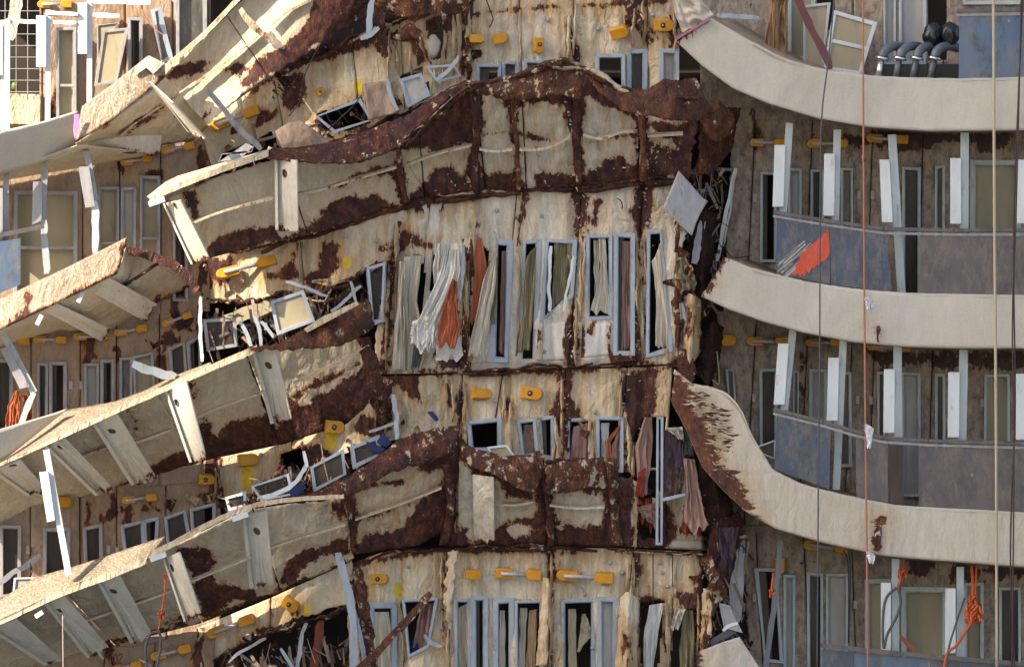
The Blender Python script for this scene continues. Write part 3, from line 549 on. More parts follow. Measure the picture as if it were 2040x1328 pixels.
def peeled(parent, x, y0, y1, w, mat=None, y=None, lean=0):
    n = max(6, int((y1 - y0) / 7)); V = []; F = []; sx = random.random() * 60
    for i in range(n + 1):
        t = i / n; yy = y0 + (y1 - y0) * t; xx = x + lean * t + 5 * nz(t * 3, sx) + 1.5 * nz(t * 11, sx); ww = w * (.25 + math.sin(math.pi * min(1, t * 1.05 + .02)) ** .5 * (.8 + .6 * nz(t * 6, sx + 3)))
        d = (wy(x, yy) if y is None else y) - .02 - .09 * math.sin(math.pi * t) * (1 + nz(t * 3, sx + 5)); tw = .05 * nz(t * 2.5, sx + 8)
        V += [W(xx - ww / 2, yy, d + .03 + tw), W(xx, yy, d - .02), W(xx + ww / 2, yy, d + .03 - tw)]
    for i in range(n):
        for j in range(2): F.append((i * 3 + j, (i + 1) * 3 + j, (i + 1) * 3 + j + 1, i * 3 + j + 1))
    return obj('peeled_strip', V, F, mat or CREAM, parent, False, random.choice((4, 14, 22)), th=.008)
def flakes(parent, polys, per=9, y=None, mat=None):
    m = MB()
    for p in polys:
        for a, b in zip(p, p[1:] + p[:1]):
            for _ in range(int(math.dist(a, b) / per / 2.2) + 1):
                t = random.random(); x = a[0] + (b[0] - a[0]) * t + random.gauss(0, 8); yy = a[1] + (b[1] - a[1]) * t + random.gauss(0, 8)
                d = (wy(x, yy) if y is None else y(x, yy)) - .02; an = random.uniform(0, 6.3); l = random.uniform(1.5, 10); w = random.uniform(.6, 2.6)
                ca, sa = math.cos(an), math.sin(an)
                m.add([W(x - sa * w, yy + ca * w, d + .01), W(x + ca * l * .5 + sa * w * .3, yy + sa * l * .5, d - .012), W(x + ca * l, yy + sa * l, d - random.uniform(.01, .045)), W(x + sa * w, yy - ca * w, d + .01)], [(0, 1, 2), (0, 2, 3)])
    o = m.build('paint_flakes', mat or CREAM, parent, rust=45); o['kind'] = 'stuff'; return o
for par, lst in ((w11, ((772, 520, 735, 7), (790, 500, 730, 8), (800, 560, 735, 5), (925, 490, 640, 7), (934, 520, 735, 6), (944, 400, 560, 5), (1034, 500, 700, 5), (1148, 600, 735, 6), (1158, 500, 640, 7), (1165, 480, 600, 5), (1268, 480, 650, 7), (1278, 560, 720, 8), (1286, 480, 600, 5), (1345, 470, 700, 8), (1352, 560, 720, 6), (1082, 640, 730, 4))),
                 (w12, ((925, 760, 900, 8), (1005, 740, 840, 6), (1018, 800, 900, 7), (1110, 830, 930, 7), (1118, 750, 880, 6), (1182, 840, 930, 4), (1250, 840, 940, 8), (1262, 880, 990, 7), (780, 770, 850, 6), (1238, 760, 860, 4), (905, 750, 840, 5))),
                 (w10, ((935, 10, 170, 9), (1035, 20, 120, 5), (1135, 30, 120, 7), (1146, 10, 110, 5), (1262, 20, 95, 6), (1282, 0, 90, 7), (915, 0, 160, 9), (1345, 30, 110, 6))),
                 (w14, ((1098, 1100, 1330, 7), (1090, 1180, 1328, 5), (880, 1110, 1200, 6), (1262, 1110, 1240, 7), (1270, 1180, 1330, 6), (1250, 1120, 1180, 5), (1330, 1200, 1340, 8), (1402, 1110, 1330, 9), (1415, 1130, 1300, 8), (1392, 1180, 1320, 6), (706, 1130, 1250, 5), (720, 1190, 1330, 7), (800, 1200, 1330, 4), (892, 1250, 1340, 5))),
                 (w6, ((905, 30, 150, 9), (885, 60, 170, 7), (790, 80, 150, 7), (775, 60, 160, 5), (815, 90, 150, 5), (865, 120, 180, 6))),
                 (w7, ((786, 450, 520, 6), (597, 485, 560, 4), (448, 530, 590, 5), (790, 470, 540, 6))), (w8, ((750, 790, 860, 6), (765, 800, 870, 5), (430, 930, 990, 5)))):
    for x, a, b, w in lst: peeled(par, x, a, b, w, lean=random.uniform(-5, 5))
flakes(w11, [[(780, 500), (795, 740)], [(940, 400), (925, 735)], [(1150, 380), (1158, 560), (1140, 735)], [(1280, 370), (1290, 480), (1270, 735)]], 5)
flakes(w12, [[(1115, 740), (1140, 830), (1110, 930)], [(1240, 740), (1300, 760), (1290, 840), (1250, 930)], [(920, 760), (920, 900)]], 5)
flakes(w14, [[(1098, 1095), (1100, 1320)], [(1270, 1095), (1265, 1320)], [(1350, 1180), (1420, 1110), (1410, 1320)], [(710, 1130), (730, 1320)]], 5)
flakes(w10, [[(930, 0), (935, 200)], [(1140, 20), (1150, 120)], [(1255, 15), (1300, 85)]], 5)
flakes(w6, [[(760, 40), (930, 0), (925, 150)], [(500, 180), (640, 110), (760, 60)], [(600, 150), (590, 215)]], 6)

# ------------------------------------------------------------------ folded decks (their undersides face us)
def bracket(parent, q, hole=None, mat=None, y=(-.8, -.1), flange=True, rust=None, r=9, lean=.22, lab=None):
    """gusset plate: q = top-left, top-right, bottom-right, bottom-left in photo px, y = depth at top and bottom"""
    dy = [y[0], y[0] - lean, y[1] - lean * .5, y[1]]
    q3 = [W(p[0], p[1], d) for p, d in zip(q, dy)]
    n = 32; outer = []
    for i in range(4):
        for k in range(8): outer.append(q3[i].lerp(q3[(i + 1) % 4], k / 8))
    # tear the foot of the plate
    for k in range(17, 24): outer[k] = outer[k] + Vector((0, 0, random.uniform(-.035, .03)))
    if hole:
        c = Vector(W(hole[0], hole[1], 0)); e1 = (q3[1] - q3[0]).normalized(); nrm = (q3[1] - q3[0]).cross(q3[3] - q3[0]).normalized(); e2 = nrm.cross(e1)
        c.y = q3[0].y - nrm.dot(Vector((c.x, q3[0].y, c.z)) - q3[0]) / nrm.y
        rr = r / S; inner = []
        for i, p in enumerate(outer):
            d = (p - c); d -= nrm * d.dot(nrm); inner.append(c + d.normalized() * rr)
        V = outer + inner; F = [(i, (i + 1) % n, n + (i + 1) % n, n + i) for i in range(n)]
    else: V = outer; F = [tuple(range(n))]
    o = obj('bracket', V, F, mat or BRKT, parent, False, rust if rust is not None else [L(8, (q[3][0] - 2, q[3][1] + 2), (q[2][0] + 2, q[2][1] + 2))], th=.02)
    if lab: o['label'] = lab
    if hole:
        V = [c + e1 * rr * 1.05 * math.cos(2 * math.pi * k / 20) + e2 * rr * 1.05 * math.sin(2 * math.pi * k / 20) + Vector((0, .045, 0)) for k in range(20)]
        obj('hole_shade_disc', V, [tuple(range(20))], HOLEM, o)  # dark disc stands for the shade seen through the hole
    if flange:
        m = MB(); a0, a1 = q3[0], q3[3]; u = (q3[1] - q3[0]).normalized(); nn = Vector((0, -.10, 0))
        w = u * .05; V = [a0 - w, a0 + w * .2, a1 + w * .2, a1 - w]; V = V + [v + nn for v in V]
        m.add(V, [(0, 1, 2, 3), (7, 6, 5, 4)] + [(i, (i + 1) % 4, (i + 1) % 4 + 4, i + 4)[::-1] for i in range(4)]); m.build('flange', BRKT, o)
    return o
def stiffener(parent, pts, y, r=.028, mat=None):
    P = smoothpts([(x, yy + 2 * nz(x / 30, yy), d) for (x, yy), d in zip(pts, y)], 4); m = MB(); V = []; F = []
    for p in P:
        a = W(p[0], p[1], p[2]); V += [a + Vector((0, 0, .03)), a + Vector((0, -.11, .0)), a + Vector((0, -.11, -.028)), a + Vector((0, 0, -.0))]
    for i in range(len(P) - 1):
        for j in range(4): F.append((i * 4 + j, (i + 1) * 4 + j, (i + 1) * 4 + (j + 1) % 4, i * 4 + (j + 1) % 4))
    return obj('stiffener', V, F, mat or DECKP, parent, False, 9)
def edge_beam(parent, pts, w, y, mat=None, depth=.3, rust=14, name='edge_beam'):
    """beam along the deck's outer edge: front lip and the deck top behind it"""
    P = smoothpts([(*p, d) for p, d in zip(pts, [lerpv(y, i / (len(pts) - 1)) for i in range(len(pts))])], 8); V = []; F = []; m = len(P)
    for i, p in enumerate(P):
        ww = lerpv(w, i / (m - 1)); j = 1.1 * nz(p[0] / 12, p[1] / 12, 2)
        for dx, dyy, dd in ((0, -ww / 2, 0), (0, ww / 2, 0), (0, ww / 2, depth), (0, -ww * .55, depth)): V.append(W(p[0] + dx, p[1] + dyy + j, p[2] + dd))
    for i in range(m - 1):
        for j in range(4): F.append((i * 4 + j, i * 4 + (j + 1) % 4, (i + 1) * 4 + (j + 1) % 4, (i + 1) * 4 + j))
    F += [(0, 3, 2, 1), (m * 4 - 4, m * 4 - 3, m * 4 - 2, m * 4 - 1)]
    return obj(name, V, F, mat or DECKP, parent, False, rust)

# top left folded deck
d1 = thing('folded_deck', 'sunlit folded deck at the top left, slanting up behind the broken balcony corner', 'ship deck', (500, 200, 0))
for t0, t1 in ((0, .36), (.363, 1)):
    sheet('deck_plate', [(318, 148), (400, 85), (475, 8), (560, -60), (720, -120)], [(412, 245), (470, 200), (520, 160), (640, 88), (760, 10)], DECKP, [.28, .2, .1], [.0, -.1, -.15], d1, step=5, crum=.018, t0=t0, t1=t1, base=60, jag=(0, 5, 0, 0),
      rust=[[(488, 165), (505, 120), (560, 100), (600, 55), (622, 20), (640, -40), (760, -60), (760, 60), (640, 92), (530, 160)], [(330, 150), (350, 132), (380, 125), (410, 118), (425, 125), (400, 140), (370, 152), (340, 155)], [(425, 140), (480, 125), (500, 140), (470, 145)], [(402, 225), (420, 222), (418, 250), (395, 255)]])
edge_beam(d1, [(312, 150), (345, 122), (400, 75), (445, 30), (478, -5), (560, -75)], 13, [-.12, -.1, -.1], mat=DECKP)
stiffener(d1, [(340, 200), (385, 168), (420, 145), (480, 100), (520, 68)], [.03] * 5)
stiffener(d1, [(540, 52), (575, 22), (620, 0)], [-.0] * 3)
bracket(d1, [(298, 163), (345, 205), (410, 275), (375, 262)], None, None, (-.95, -.8), True, rust=[L(8, (380, 270), (412, 280))], lean=.4)
plank('broken_flange', 'long sunlit flange torn loose across the top left folded deck', 'metal strip', (478, 18), (560, 92), 14, -.3, -.3, DECKP, .05, bend=6, rust=10)
#prism('flap', [(470, 70), (500, 78), (536, 118), (545, 112), (548, 140), (520, 130), (500, 125), (480, 100)], -.5, -.46, DECKP, d1, rust=8)
# broken balcony corner, top left
b1 = thing('balcony', 'broken balcony corner at the top left with pink tape on its bent edge', 'balcony', (150, 320, 0))
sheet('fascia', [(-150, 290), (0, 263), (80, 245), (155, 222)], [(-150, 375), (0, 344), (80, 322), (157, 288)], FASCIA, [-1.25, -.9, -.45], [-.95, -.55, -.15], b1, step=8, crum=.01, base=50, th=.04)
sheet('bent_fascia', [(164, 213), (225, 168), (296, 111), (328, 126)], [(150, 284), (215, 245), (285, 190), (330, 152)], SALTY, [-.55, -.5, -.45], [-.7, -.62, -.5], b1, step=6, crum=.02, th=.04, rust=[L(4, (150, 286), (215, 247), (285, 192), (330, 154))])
prism('torn_end', [(275, 130), (296, 111), (328, 126), (305, 148), (292, 135), (270, 150)], -.60, -.55, WHITE, b1, rust=30)
prism('tape', [(148, 228), (158, 228), (157, 255), (149, 277), (146, 262)], -.76, -.75, PINKT, b1)
sheet('deck_underside', [(150, 286), (215, 247), (300, 182), (330, 154)], [(165, 300), (300, 292), (385, 280), (415, 250)], DECKP, -.5, .9, b1, step=7, crum=.02, base=50, rust=[[(200, 245), (215, 255), (225, 252)], L(4, (240, 270), (320, 215))])
bracket(b1, [(155, 255), (322, 262), (318, 308), (157, 298)], (182, 274), None, (-.3, .2), False, lean=-.9)
stiffener(b1, [(238, 272), (270, 245), (310, 218), (345, 195)], [.1, 0, 0, 0])
sheet('deck_underside', [(-150, 375), (0, 344), (157, 288)], [(-150, 385), (0, 360), (320, 306)], DECKP, -.4, .9, b1, step=10, base=50)
# second left balcony, torn end
b2 = thing('balcony', 'left balcony with a speckled front ending in a rusty tear below the bright bracket', 'balcony', (150, 660, 0))
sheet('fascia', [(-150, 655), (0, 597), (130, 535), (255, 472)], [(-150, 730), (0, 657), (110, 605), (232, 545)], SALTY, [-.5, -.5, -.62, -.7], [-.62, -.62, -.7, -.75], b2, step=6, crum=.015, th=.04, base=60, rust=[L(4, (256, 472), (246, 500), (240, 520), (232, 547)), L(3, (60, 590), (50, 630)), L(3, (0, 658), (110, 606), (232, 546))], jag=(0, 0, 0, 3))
sheet('deck_underside', [(-150, 728), (0, 656), (110, 604), (236, 545), (250, 490), (262, 494)], [(-150, 740), (0, 690), (120, 660), (215, 662), (300, 612), (398, 568)], DECKP, [-.6, -.6, -.6, -.62, -.6, -.4], [1.0, 1.0, 1.0, 1.0, 1.0, .97], b2, step=6, crum=.03, base=60, rust=[L(12, (250, 492), (300, 505), (345, 525), (385, 550), (400, 572)), [(340, 590), (362, 575), (366, 560), (398, 566), (396, 590), (320, 605)], L(8, (305, 608), (320, 590))])
prism('torn_rib', [(252, 490), (300, 500), (350, 518), (380, 545), (398, 572), (388, 585), (370, 562), (340, 535), (300, 520), (256, 503)], -.5, -.3, RUST, b2)
bracket(b2, [(165, 570), (215, 552), (312, 605), (290, 640)], (200, 567), None, (-.5, .5), False, lean=.2, rust=[L(14, (285, 640), (300, 610), (310, 605))])
bracket(b2, [(80, 615), (110, 603), (220, 655), (205, 680)], None, None, (-.5, .6), False, lean=.2)
stiffener(b2, [(236, 576), (270, 555), (310, 528), (336, 515)], [-.15, -.2, -.25, -.3], mat=RUSTP)
stiffener(b2, [(150, 608), (180, 590), (200, 580)], [-.1, -.15, -.2])
for x, y, a in ((160, 592, .35), (78, 637, .3)): MB().bar((x + 5, y - 10), (x - 5, y + 10), 9, -.68, th=.06).build('cable_clip', WPOST, b2)

# second deck: long folded deck across the centre
LT = [(300, 395), (335, 382), (440, 335), (540, 310), (620, 325), (700, 318), (790, 285), (860, 235), (925, 180)]
d2 = thing('folded_deck', 'long folded deck across the centre, its underside a grid of cream panels in rusty frames', 'ship deck', (900, 390, 0))
D2R = [[(842, 240), (890, 205), (925, 170), (952, 185), (952, 280), (930, 285), (870, 305), (835, 300), (800, 295)], [(925, 170), (962, 180), (958, 300), (968, 395), (930, 395), (928, 300)],
  [(812, 408), (815, 385), (835, 368), (852, 362), (860, 345), (875, 335), (895, 333), (912, 345), (930, 360), (955, 362), (955, 395), (880, 398)], [(962, 352), (985, 345), (1020, 345), (1040, 360), (1040, 378), (960, 390)],
  L(11, (1022, 205), (1022, 260), (1028, 300), (1030, 375)), [(1128, 120), (1160, 130), (1165, 200), (1158, 260), (1165, 370), (1142, 372), (1145, 300), (1135, 260), (1130, 200)], [(1270, 235), (1292, 240), (1290, 275), (1298, 300), (1298, 360), (1265, 362), (1272, 300)],
  [(1068, 345), (1100, 341), (1135, 345), (1170, 345), (1195, 335), (1215, 318), (1240, 316), (1250, 328), (1270, 322), (1300, 310), (1350, 300), (1365, 355), (1200, 368), (1068, 378)],
  [(1000, 205), (1008, 182), (1060, 162), (1105, 158), (1112, 135), (1135, 122), (1165, 140), (1210, 172), (1250, 205), (1270, 240), (1225, 215), (1165, 188), (1130, 200), (1010, 212)], [(1300, 250), (1400, 240), (1400, 360), (1300, 355), (1296, 300), (1345, 290), (1330, 262)],
  [(408, 515), (415, 485), (440, 470), (475, 455), (545, 447), (560, 470), (595, 462), (622, 440), (660, 408), (695, 390), (725, 395), (750, 388), (785, 398), (805, 415), (640, 460), (500, 495)], [(362, 380), (382, 382), (394, 395), (394, 425), (400, 440), (388, 440), (378, 405)],
  [(786, 320), (800, 330), (806, 370), (816, 405), (800, 412), (793, 380)], L(5, (668, 370), (715, 347), (785, 335)), L(3, (960, 270), (1020, 262), (1140, 290), (1280, 262)), L(6, (880, 262), (950, 255))]
TOP2 = [(335, 395), (440, 350), (545, 318), (640, 325), (720, 312), (800, 283), (860, 240), (925, 178), (1010, 158), (1060, 138), (1135, 128), (1200, 170), (1260, 190), (1330, 185), (1400, 195)]
BOT2 = [(412, 515), (470, 500), (600, 470), (700, 442), (800, 413), (870, 398), (955, 388), (1040, 380), (1150, 372), (1240, 366), (1372, 355)]
segs = [0, .212, .46, .585, .668, .775, .895, 1]
for i in range(7):
    sheet('deck_plate', TOP2, BOT2, DECKP if i < 3 else WHITE, [-.45, -.42, -.4, -.35, -.38, -.3, -.2], .02, d2, step=5, crum=.045, t0=segs[i] + .0012, t1=segs[i + 1] - .0012, rust=D2R, base=60, jag=(4, 0, 0, 8 if i == 6 else 0), sag=-.05 if i > 2 else 0, off=random.uniform(-.015, .015))
edge_beam(d2, [(298, 398), (335, 380), (440, 338), (535, 305)], [11, 12, 14], [-.85, -.85, -.8], rust=24)
prism('deck_edge_top', [(292, 392), (330, 362), (355, 350), (440, 325), (535, 297), (440, 333), (335, 377), (298, 395)], [-.6, -.3, -.2, -.3, -.6, -.8, -.85, -.85], [-.5, -.2, -.1, -.2, -.5, -.7, -.75, -.75], DECKP, d2, rust=35)
bracket(d2, [(328, 405), (360, 398), (417, 512), (384, 526)], (357, 413), None, (-.72, -.6), True, lean=.42)
bracket(d2, [(552, 317), (592, 319), (594, 458), (554, 458)], (571, 348), None, (-.62, -.42), True, lean=.3, rust=[[(550, 440), (556, 440), (575, 470), (600, 462), (595, 480), (550, 480)]])
stiffener(d2, [(382, 444), (420, 428), (470, 412), (545, 394)], [-.45, -.45, -.45, -.45])
stiffener(d2, [(582, 388), (640, 376), (700, 358), (790, 333)], [-.42, -.42, -.42, -.4])
stiffener(d2, [(810, 328), (860, 310), (900, 298), (940, 290)], [-.35, -.35, -.33, -.3])
for p in ([(955, 296), (985, 300), (1020, 297)], [(1035, 298), (1080, 296), (1110, 285), (1135, 272)], [(1162, 268), (1200, 275), (1240, 262), (1270, 262)], [(1290, 270), (1330, 268), (1360, 266)]): stiffener(d2, p, [-.34] * len(p), mat=WHITE)
for pts, w in (([(945, 175), (950, 250), (945, 320), (950, 385)], 15), ([(1030, 150), (1024, 220), (1030, 290), (1034, 378)], 8), ([(1140, 125), (1150, 200), (1148, 280), (1155, 370)], 15), ([(1275, 200), (1280, 270), (1282, 362)], 12), ([(795, 290), (797, 340), (810, 405)], 10)):
    P = smoothpts([(x, y, 0) for x, y in pts], 6); m = MB(); V = []; F = []
    for i, (x, y, _) in enumerate(P):
        d = -.62 + .58 * i / (len(P) - 1); ww = w * (1 + .3 * nz(y / 18, x)); j = 3 * nz(y / 25, x + 2)
        for sx, dd in ((-.5, .04), (-.35, -.12), (.3, -.14), (.5, .04)): V.append(W(x + sx * ww + j, y, d + dd + .03 * nz(y / 20, x + 8)))
    for i in range(len(P) - 1):
        for k in range(3): F.append((i * 4 + k, (i + 1) * 4 + k, (i + 1) * 4 + k + 1, i * 4 + k + 1))
    obj('frame_rib', V, F, RUSTP if w < 13 else RUST, d2, True, th=.01)

flakes(d2, [[(408, 515), (475, 455), (545, 447), (622, 440), (700, 390), (800, 400)], [(815, 385), (880, 335), (955, 362)], [(1068, 345), (1170, 345), (1240, 316), (1350, 300)], [(1130, 130), (1145, 370)], [(1280, 240), (1285, 360)], [(1025, 205), (1030, 375)]], 5, y=lambda x, y: -.3 + .3 * (y - 200) / 200, mat=DECKP)
# crumpled strips and bent flaps of plate along the torn deck edges
def crumpled(parent, pts, w, mat, y, name='crumpled_strip', amp=4):
    P = smoothpts([(*p, y) for p in pts], 10); V = []; F = []; sx = random.random() * 60; n = len(P) - 1
    for i, (x, yy, _) in enumerate(P):
        t = i / n; d = wy(x, yy) + y if y > -9 else y; ww = w * (.5 + .5 * math.sin(math.pi * t)) * (1 + .5 * nz(t * 9, sx)); a = 1.4 * nz(t * 5, sx + 4); yy += amp * nz(t * 10, sx + 7)
        x2, y2 = P[min(i + 1, n)][:2]; x1, y1 = P[max(i - 1, 0)][:2]; l = math.hypot(x2 - x1, y2 - y1) or 1; nx, ny = -(y2 - y1) / l, (x2 - x1) / l
        for q in (-.5, -.1, .5): V.append(W(x + nx * ww * q * math.cos(a), yy + ny * ww * q * math.cos(a), d - .05 - (.06 if q == -.1 else 0) + q * ww / 150 * math.sin(a) + .05 * nz(t * 14, q * 3, sx)))
    for i in range(n):
        for j in range(2): F.append((i * 3 + j, (i + 1) * 3 + j, (i + 1) * 3 + j + 1, i * 3 + j + 1))
    return obj(name, V, F, mat, parent, True, random.choice((-10, 4, 12)), th=.012)
def flap(parent, x, y, s, mat, dd=0, ang=None):
    ang = random.uniform(0, 6.3) if ang is None else ang; n = 6; V = []; sx = random.random() * 60; ca, sa = math.cos(ang), math.sin(ang); k = random.uniform(.12, .5); wd = random.uniform(.35, .9)
    for j in range(n + 1):
        for i in range(n + 1):
            u, v = i / n - .5, j / n; taper = 1 - .75 * v * random.choice((1, 1, .9)); lx = u * s * wd * taper + 2 * nz(v * 4, sx); ly = v * s * (1 - k * v)
            px, py = x + lx * ca - ly * sa, y + lx * sa + ly * ca
            V.append(W(px, py, wy(x, y) + dd - .03 - k * v * v * s / 90 + .03 * nz(u * 4, v * 4, sx)))
    F = [(j * (n + 1) + i, (j + 1) * (n + 1) + i, (j + 1) * (n + 1) + i + 1, j * (n + 1) + i + 1) for j in range(n) for i in range(n)]
    return obj('torn_flap', V, F, mat, parent, True, random.choice((-6, 6, 14)), th=.010)
RM = [RUST, RUSTP, RUSTO, RUST, DECKP]
for par, path, yy, cnt, wr in ((d2, BOT2, -.04, 16, (6, 15)), (d2, [(545, 312), (700, 322), (800, 285), (925, 178), (1130, 128), (1260, 192), (1400, 200)], -.75, 14, (6, 16)), (w7, [(408, 600), (500, 602), (560, 588), (640, 588), (700, 555), (765, 525)], -.03, 9, (5, 12)), (w8, [(430, 1008), (540, 970), (600, 950), (680, 905), (780, 868)], -.03, 8, (5, 11)),
                          (w9, [(400, 1330), (460, 1300), (540, 1255), (700, 1203)], -.03, 7, (5, 12)), (w6, [(425, 340), (540, 300), (640, 290), (740, 262), (930, 160)], -.06, 9, (5, 12)), (w6, [(500, 175), (640, 105), (760, 50), (930, -20)], -.10, 9, (6, 16)), (w11, [(742, 745), (925, 742), (1150, 732), (1345, 722)], -.03, 8, (3, 7)), (w14, [(700, 1118), (860, 1094), (1100, 1090), (1420, 1102)], -.04, 9, (3, 9)),
                          (w13, [(1262, 945), (1270, 1000), (1262, 1088)], -.05, 3, (6, 12)), (w12, [(745, 750), (770, 800), (765, 880)], -.1, 4, (8, 18)), (w11, [(1345, 360), (1350, 500), (1352, 620), (1345, 720)], -.05, 7, (8, 20)), (w14, [(1420, 1100), (1410, 1200), (1400, 1330)], -.05, 6, (8, 20)), (w10, [(930, -20), (930, 60), (935, 170)], -.08, 4, (8, 16))):
    for _ in range(cnt):
        t = random.uniform(0, .8); l = random.uniform(.08, .3); pts = [poly_at(path, min(1, t + l * q / 3)) for q in range(4)]
        pts = [(p[0] + random.gauss(0, 3), p[1] + random.gauss(0, 4)) for p in pts]; crumpled(par, pts, random.uniform(*wr), random.choice(RM), yy)
for par, path, cnt, dd in ((w6, [(520, 200), (640, 130), (760, 70), (900, 60)], 12, 0), (w6, [(560, 290), (700, 240), (850, 170)], 8, -.05), (w7, [(420, 600), (560, 590), (760, 530)], 10, 0), (w8, [(430, 1000), (600, 945), (770, 870)], 8, 0), (w9, [(420, 1310), (560, 1250), (690, 1205)], 7, 0), (w11, [(780, 480), (790, 600), (770, 730)], 6, 0), (w11, [(925, 480), (930, 735)], 4, 0), (w11, [(1350, 380), (1355, 560), (1345, 720)], 9, -.02), (w12, [(760, 760), (760, 860), (900, 850)], 8, 0), (w12, [(1110, 830), (1250, 900), (1270, 960)], 5, 0), (w13, [(1265, 960), (1330, 1000), (1330, 1090)], 5, 0), (w14, [(1345, 1180), (1420, 1130), (1410, 1310)], 10, 0), (w14, [(700, 1130), (735, 1320)], 6, 0), (w10, [(930, 0), (940, 180)], 5, 0), (w10, [(1250, 20), (1300, 90), (1345, 60)], 5, 0), (w3, [(300, 690), (330, 660), (400, 640)], 5, 0), (w4, [(200, 1030), (320, 1015), (430, 990)], 7, 0)):
    for _ in range(cnt):
        p = poly_at(path, random.random()); flap(par, p[0] + random.gauss(0, 7), p[1] + random.gauss(0, 7), random.uniform(12, 42), random.choice((RUST, RUSTP, CREAM, CREAM, RUSTO)), dd)
# third deck, left
TOP3 = [(-150, 985), (0, 925), (115, 872), (260, 805), (400, 745), (510, 697), (600, 690), (740, 670)]
BOT3 = [(-20, 1060), (60, 1010), (180, 985), (300, 952), (412, 915), (560, 885), (690, 845), (752, 795)]
d3 = thing('folded_deck', 'folded deck at the middle left with five leaning brackets under its speckled edge', 'ship deck', (400, 900, 0))
D3R = [[(395, 915), (400, 880), (396, 850), (405, 838), (420, 848), (428, 862), (445, 842), (490, 832), (540, 825), (552, 845), (590, 822), (612, 800), (622, 790), (680, 765), (715, 735), (730, 715), (752, 790), (690, 848), (560, 890), (412, 920)],
  [(288, 948), (320, 920), (350, 905), (385, 893), (390, 920), (300, 955)], [(180, 985), (235, 965), (260, 955), (262, 962), (190, 992)], L(4, (375, 745), (380, 770), (384, 790)), L(3, (255, 810), (272, 852)), [(575, 795), (595, 798), (600, 830), (580, 835)], L(5, (590, 790), (680, 740), (720, 722)), [(720, 660), (750, 660), (750, 760), (728, 740)]]
segs = [0, .30, .53, .735, 1]
for i in range(4):
    sheet('deck_plate', TOP3, BOT3, DECKP, [-.35, -.45, -.45, -.4, -.35, -.2], [1.0, 1.0, .99, .96, .7, .4, .1], d3, step=5, crum=.035, t0=segs[i] + .0015, t1=segs[i + 1] - .0015, rust=D3R, base=60, off=random.uniform(-.01, .01), jag=(0, 0, 0, 4))
sheet('fascia', [(-150, 895), (0, 855), (115, 822), (135, 815)], [(-150, 945), (0, 918), (20, 905), (122, 822)], FASCIA, [-1.4, -.95, -.55], [-1.15, -.75, -.5], d3, step=8, crum=.01, base=60, th=.03)
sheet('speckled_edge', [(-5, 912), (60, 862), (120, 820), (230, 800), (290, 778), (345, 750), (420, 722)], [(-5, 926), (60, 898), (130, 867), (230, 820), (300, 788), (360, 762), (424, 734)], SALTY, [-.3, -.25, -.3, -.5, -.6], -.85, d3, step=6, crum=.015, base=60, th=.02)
edge_beam(d3, [(-150, 990), (0, 925), (115, 873), (260, 805), (400, 742), (512, 694)], [7, 7, 12, 14], [-.88] * 6, rust=16)
for q, h in (([(-12, 935), (40, 915), (95, 975), (60, 985)], (33, 924)), ([(92, 885), (128, 872), (228, 975), (196, 985)], (128, 888)), ([(188, 838), (232, 820), (312, 952), (268, 964)], (227, 857)), ([(330, 770), (372, 757), (411, 912), (382, 920)], (359, 801)), ([(508, 700), (548, 692), (582, 835), (545, 843)], (538, 727))):
    lit = 320 < q[0][0] < 340; bracket(d3, q, h, None, (-.75, -.62) if lit else (-.62, -.1 if q[0][0] > 300 else .35), True, lean=.42 if lit else .2)
stiffener(d3, [(585, 762), (640, 738), (690, 715), (735, 690)], [-.35, -.3, -.3, -.2]); stiffener(d3, [(380, 835), (430, 812), (480, 795), (530, 778)], [-.35] * 4); stiffener(d3, [(252, 884), (290, 873), (340, 855)], [-.1] * 3); stiffener(d3, [(160, 910), (190, 898), (225, 887)], [.1] * 3)
plank('loose_pole', 'thin cream rod lying along the bracket left of the middle left folded deck', 'rod', (116, 878), (212, 974), 5, -.9, .0, DECKP, .03)
# third deck rust flap
# fourth deck, left
TOP4 = [(-150, 1300), (0, 1238), (120, 1180), (290, 1115), (400, 1060), (490, 1016), (600, 1000), (692, 990)]
BOT4 = [(-20, 1340), (100, 1320), (210, 1290), (300, 1265), (400, 1240), (540, 1185), (690, 1120), (705, 1110)]
d4 = thing('folded_deck', 'lowest folded deck at left, round rust patch and orange rope on its underside', 'ship deck', (400, 1240, 0))
D4R = [[(358, 1095), (375, 1088), (392, 1090), (412, 1086), (422, 1100), (427, 1122), (418, 1142), (398, 1152), (378, 1135), (366, 1115)], [(388, 1165), (420, 1152), (440, 1162), (460, 1158), (490, 1168), (510, 1165), (505, 1190), (450, 1195), (445, 1212), (400, 1235), (396, 1200)],
  [(545, 1170), (572, 1120), (595, 1098), (640, 1085), (692, 1070), (692, 1100), (640, 1110), (600, 1130), (590, 1150), (552, 1180)], [(655, 998), (692, 990), (692, 1030), (676, 1028), (664, 1014)], L(6, (400, 1238), (540, 1183), (690, 1118)), [(310, 1265), (340, 1240), (365, 1225), (370, 1245), (320, 1262)], L(7, (180, 1290), (260, 1270), (320, 1262))]
segs = [0, .335, .57, .79, 1]
for i in range(4):
    sheet('deck_plate', TOP4, BOT4, DECKP, [-.35, -.45, -.45, -.4, -.35, -.25], [1.0, 1.0, .99, .9, .6, .35, .1], d4, step=5, crum=.035, t0=segs[i] + .0015, t1=segs[i + 1] - .0015, rust=D4R, base=60, off=random.uniform(-.01, .01), jag=(0, 0, 0, 4))
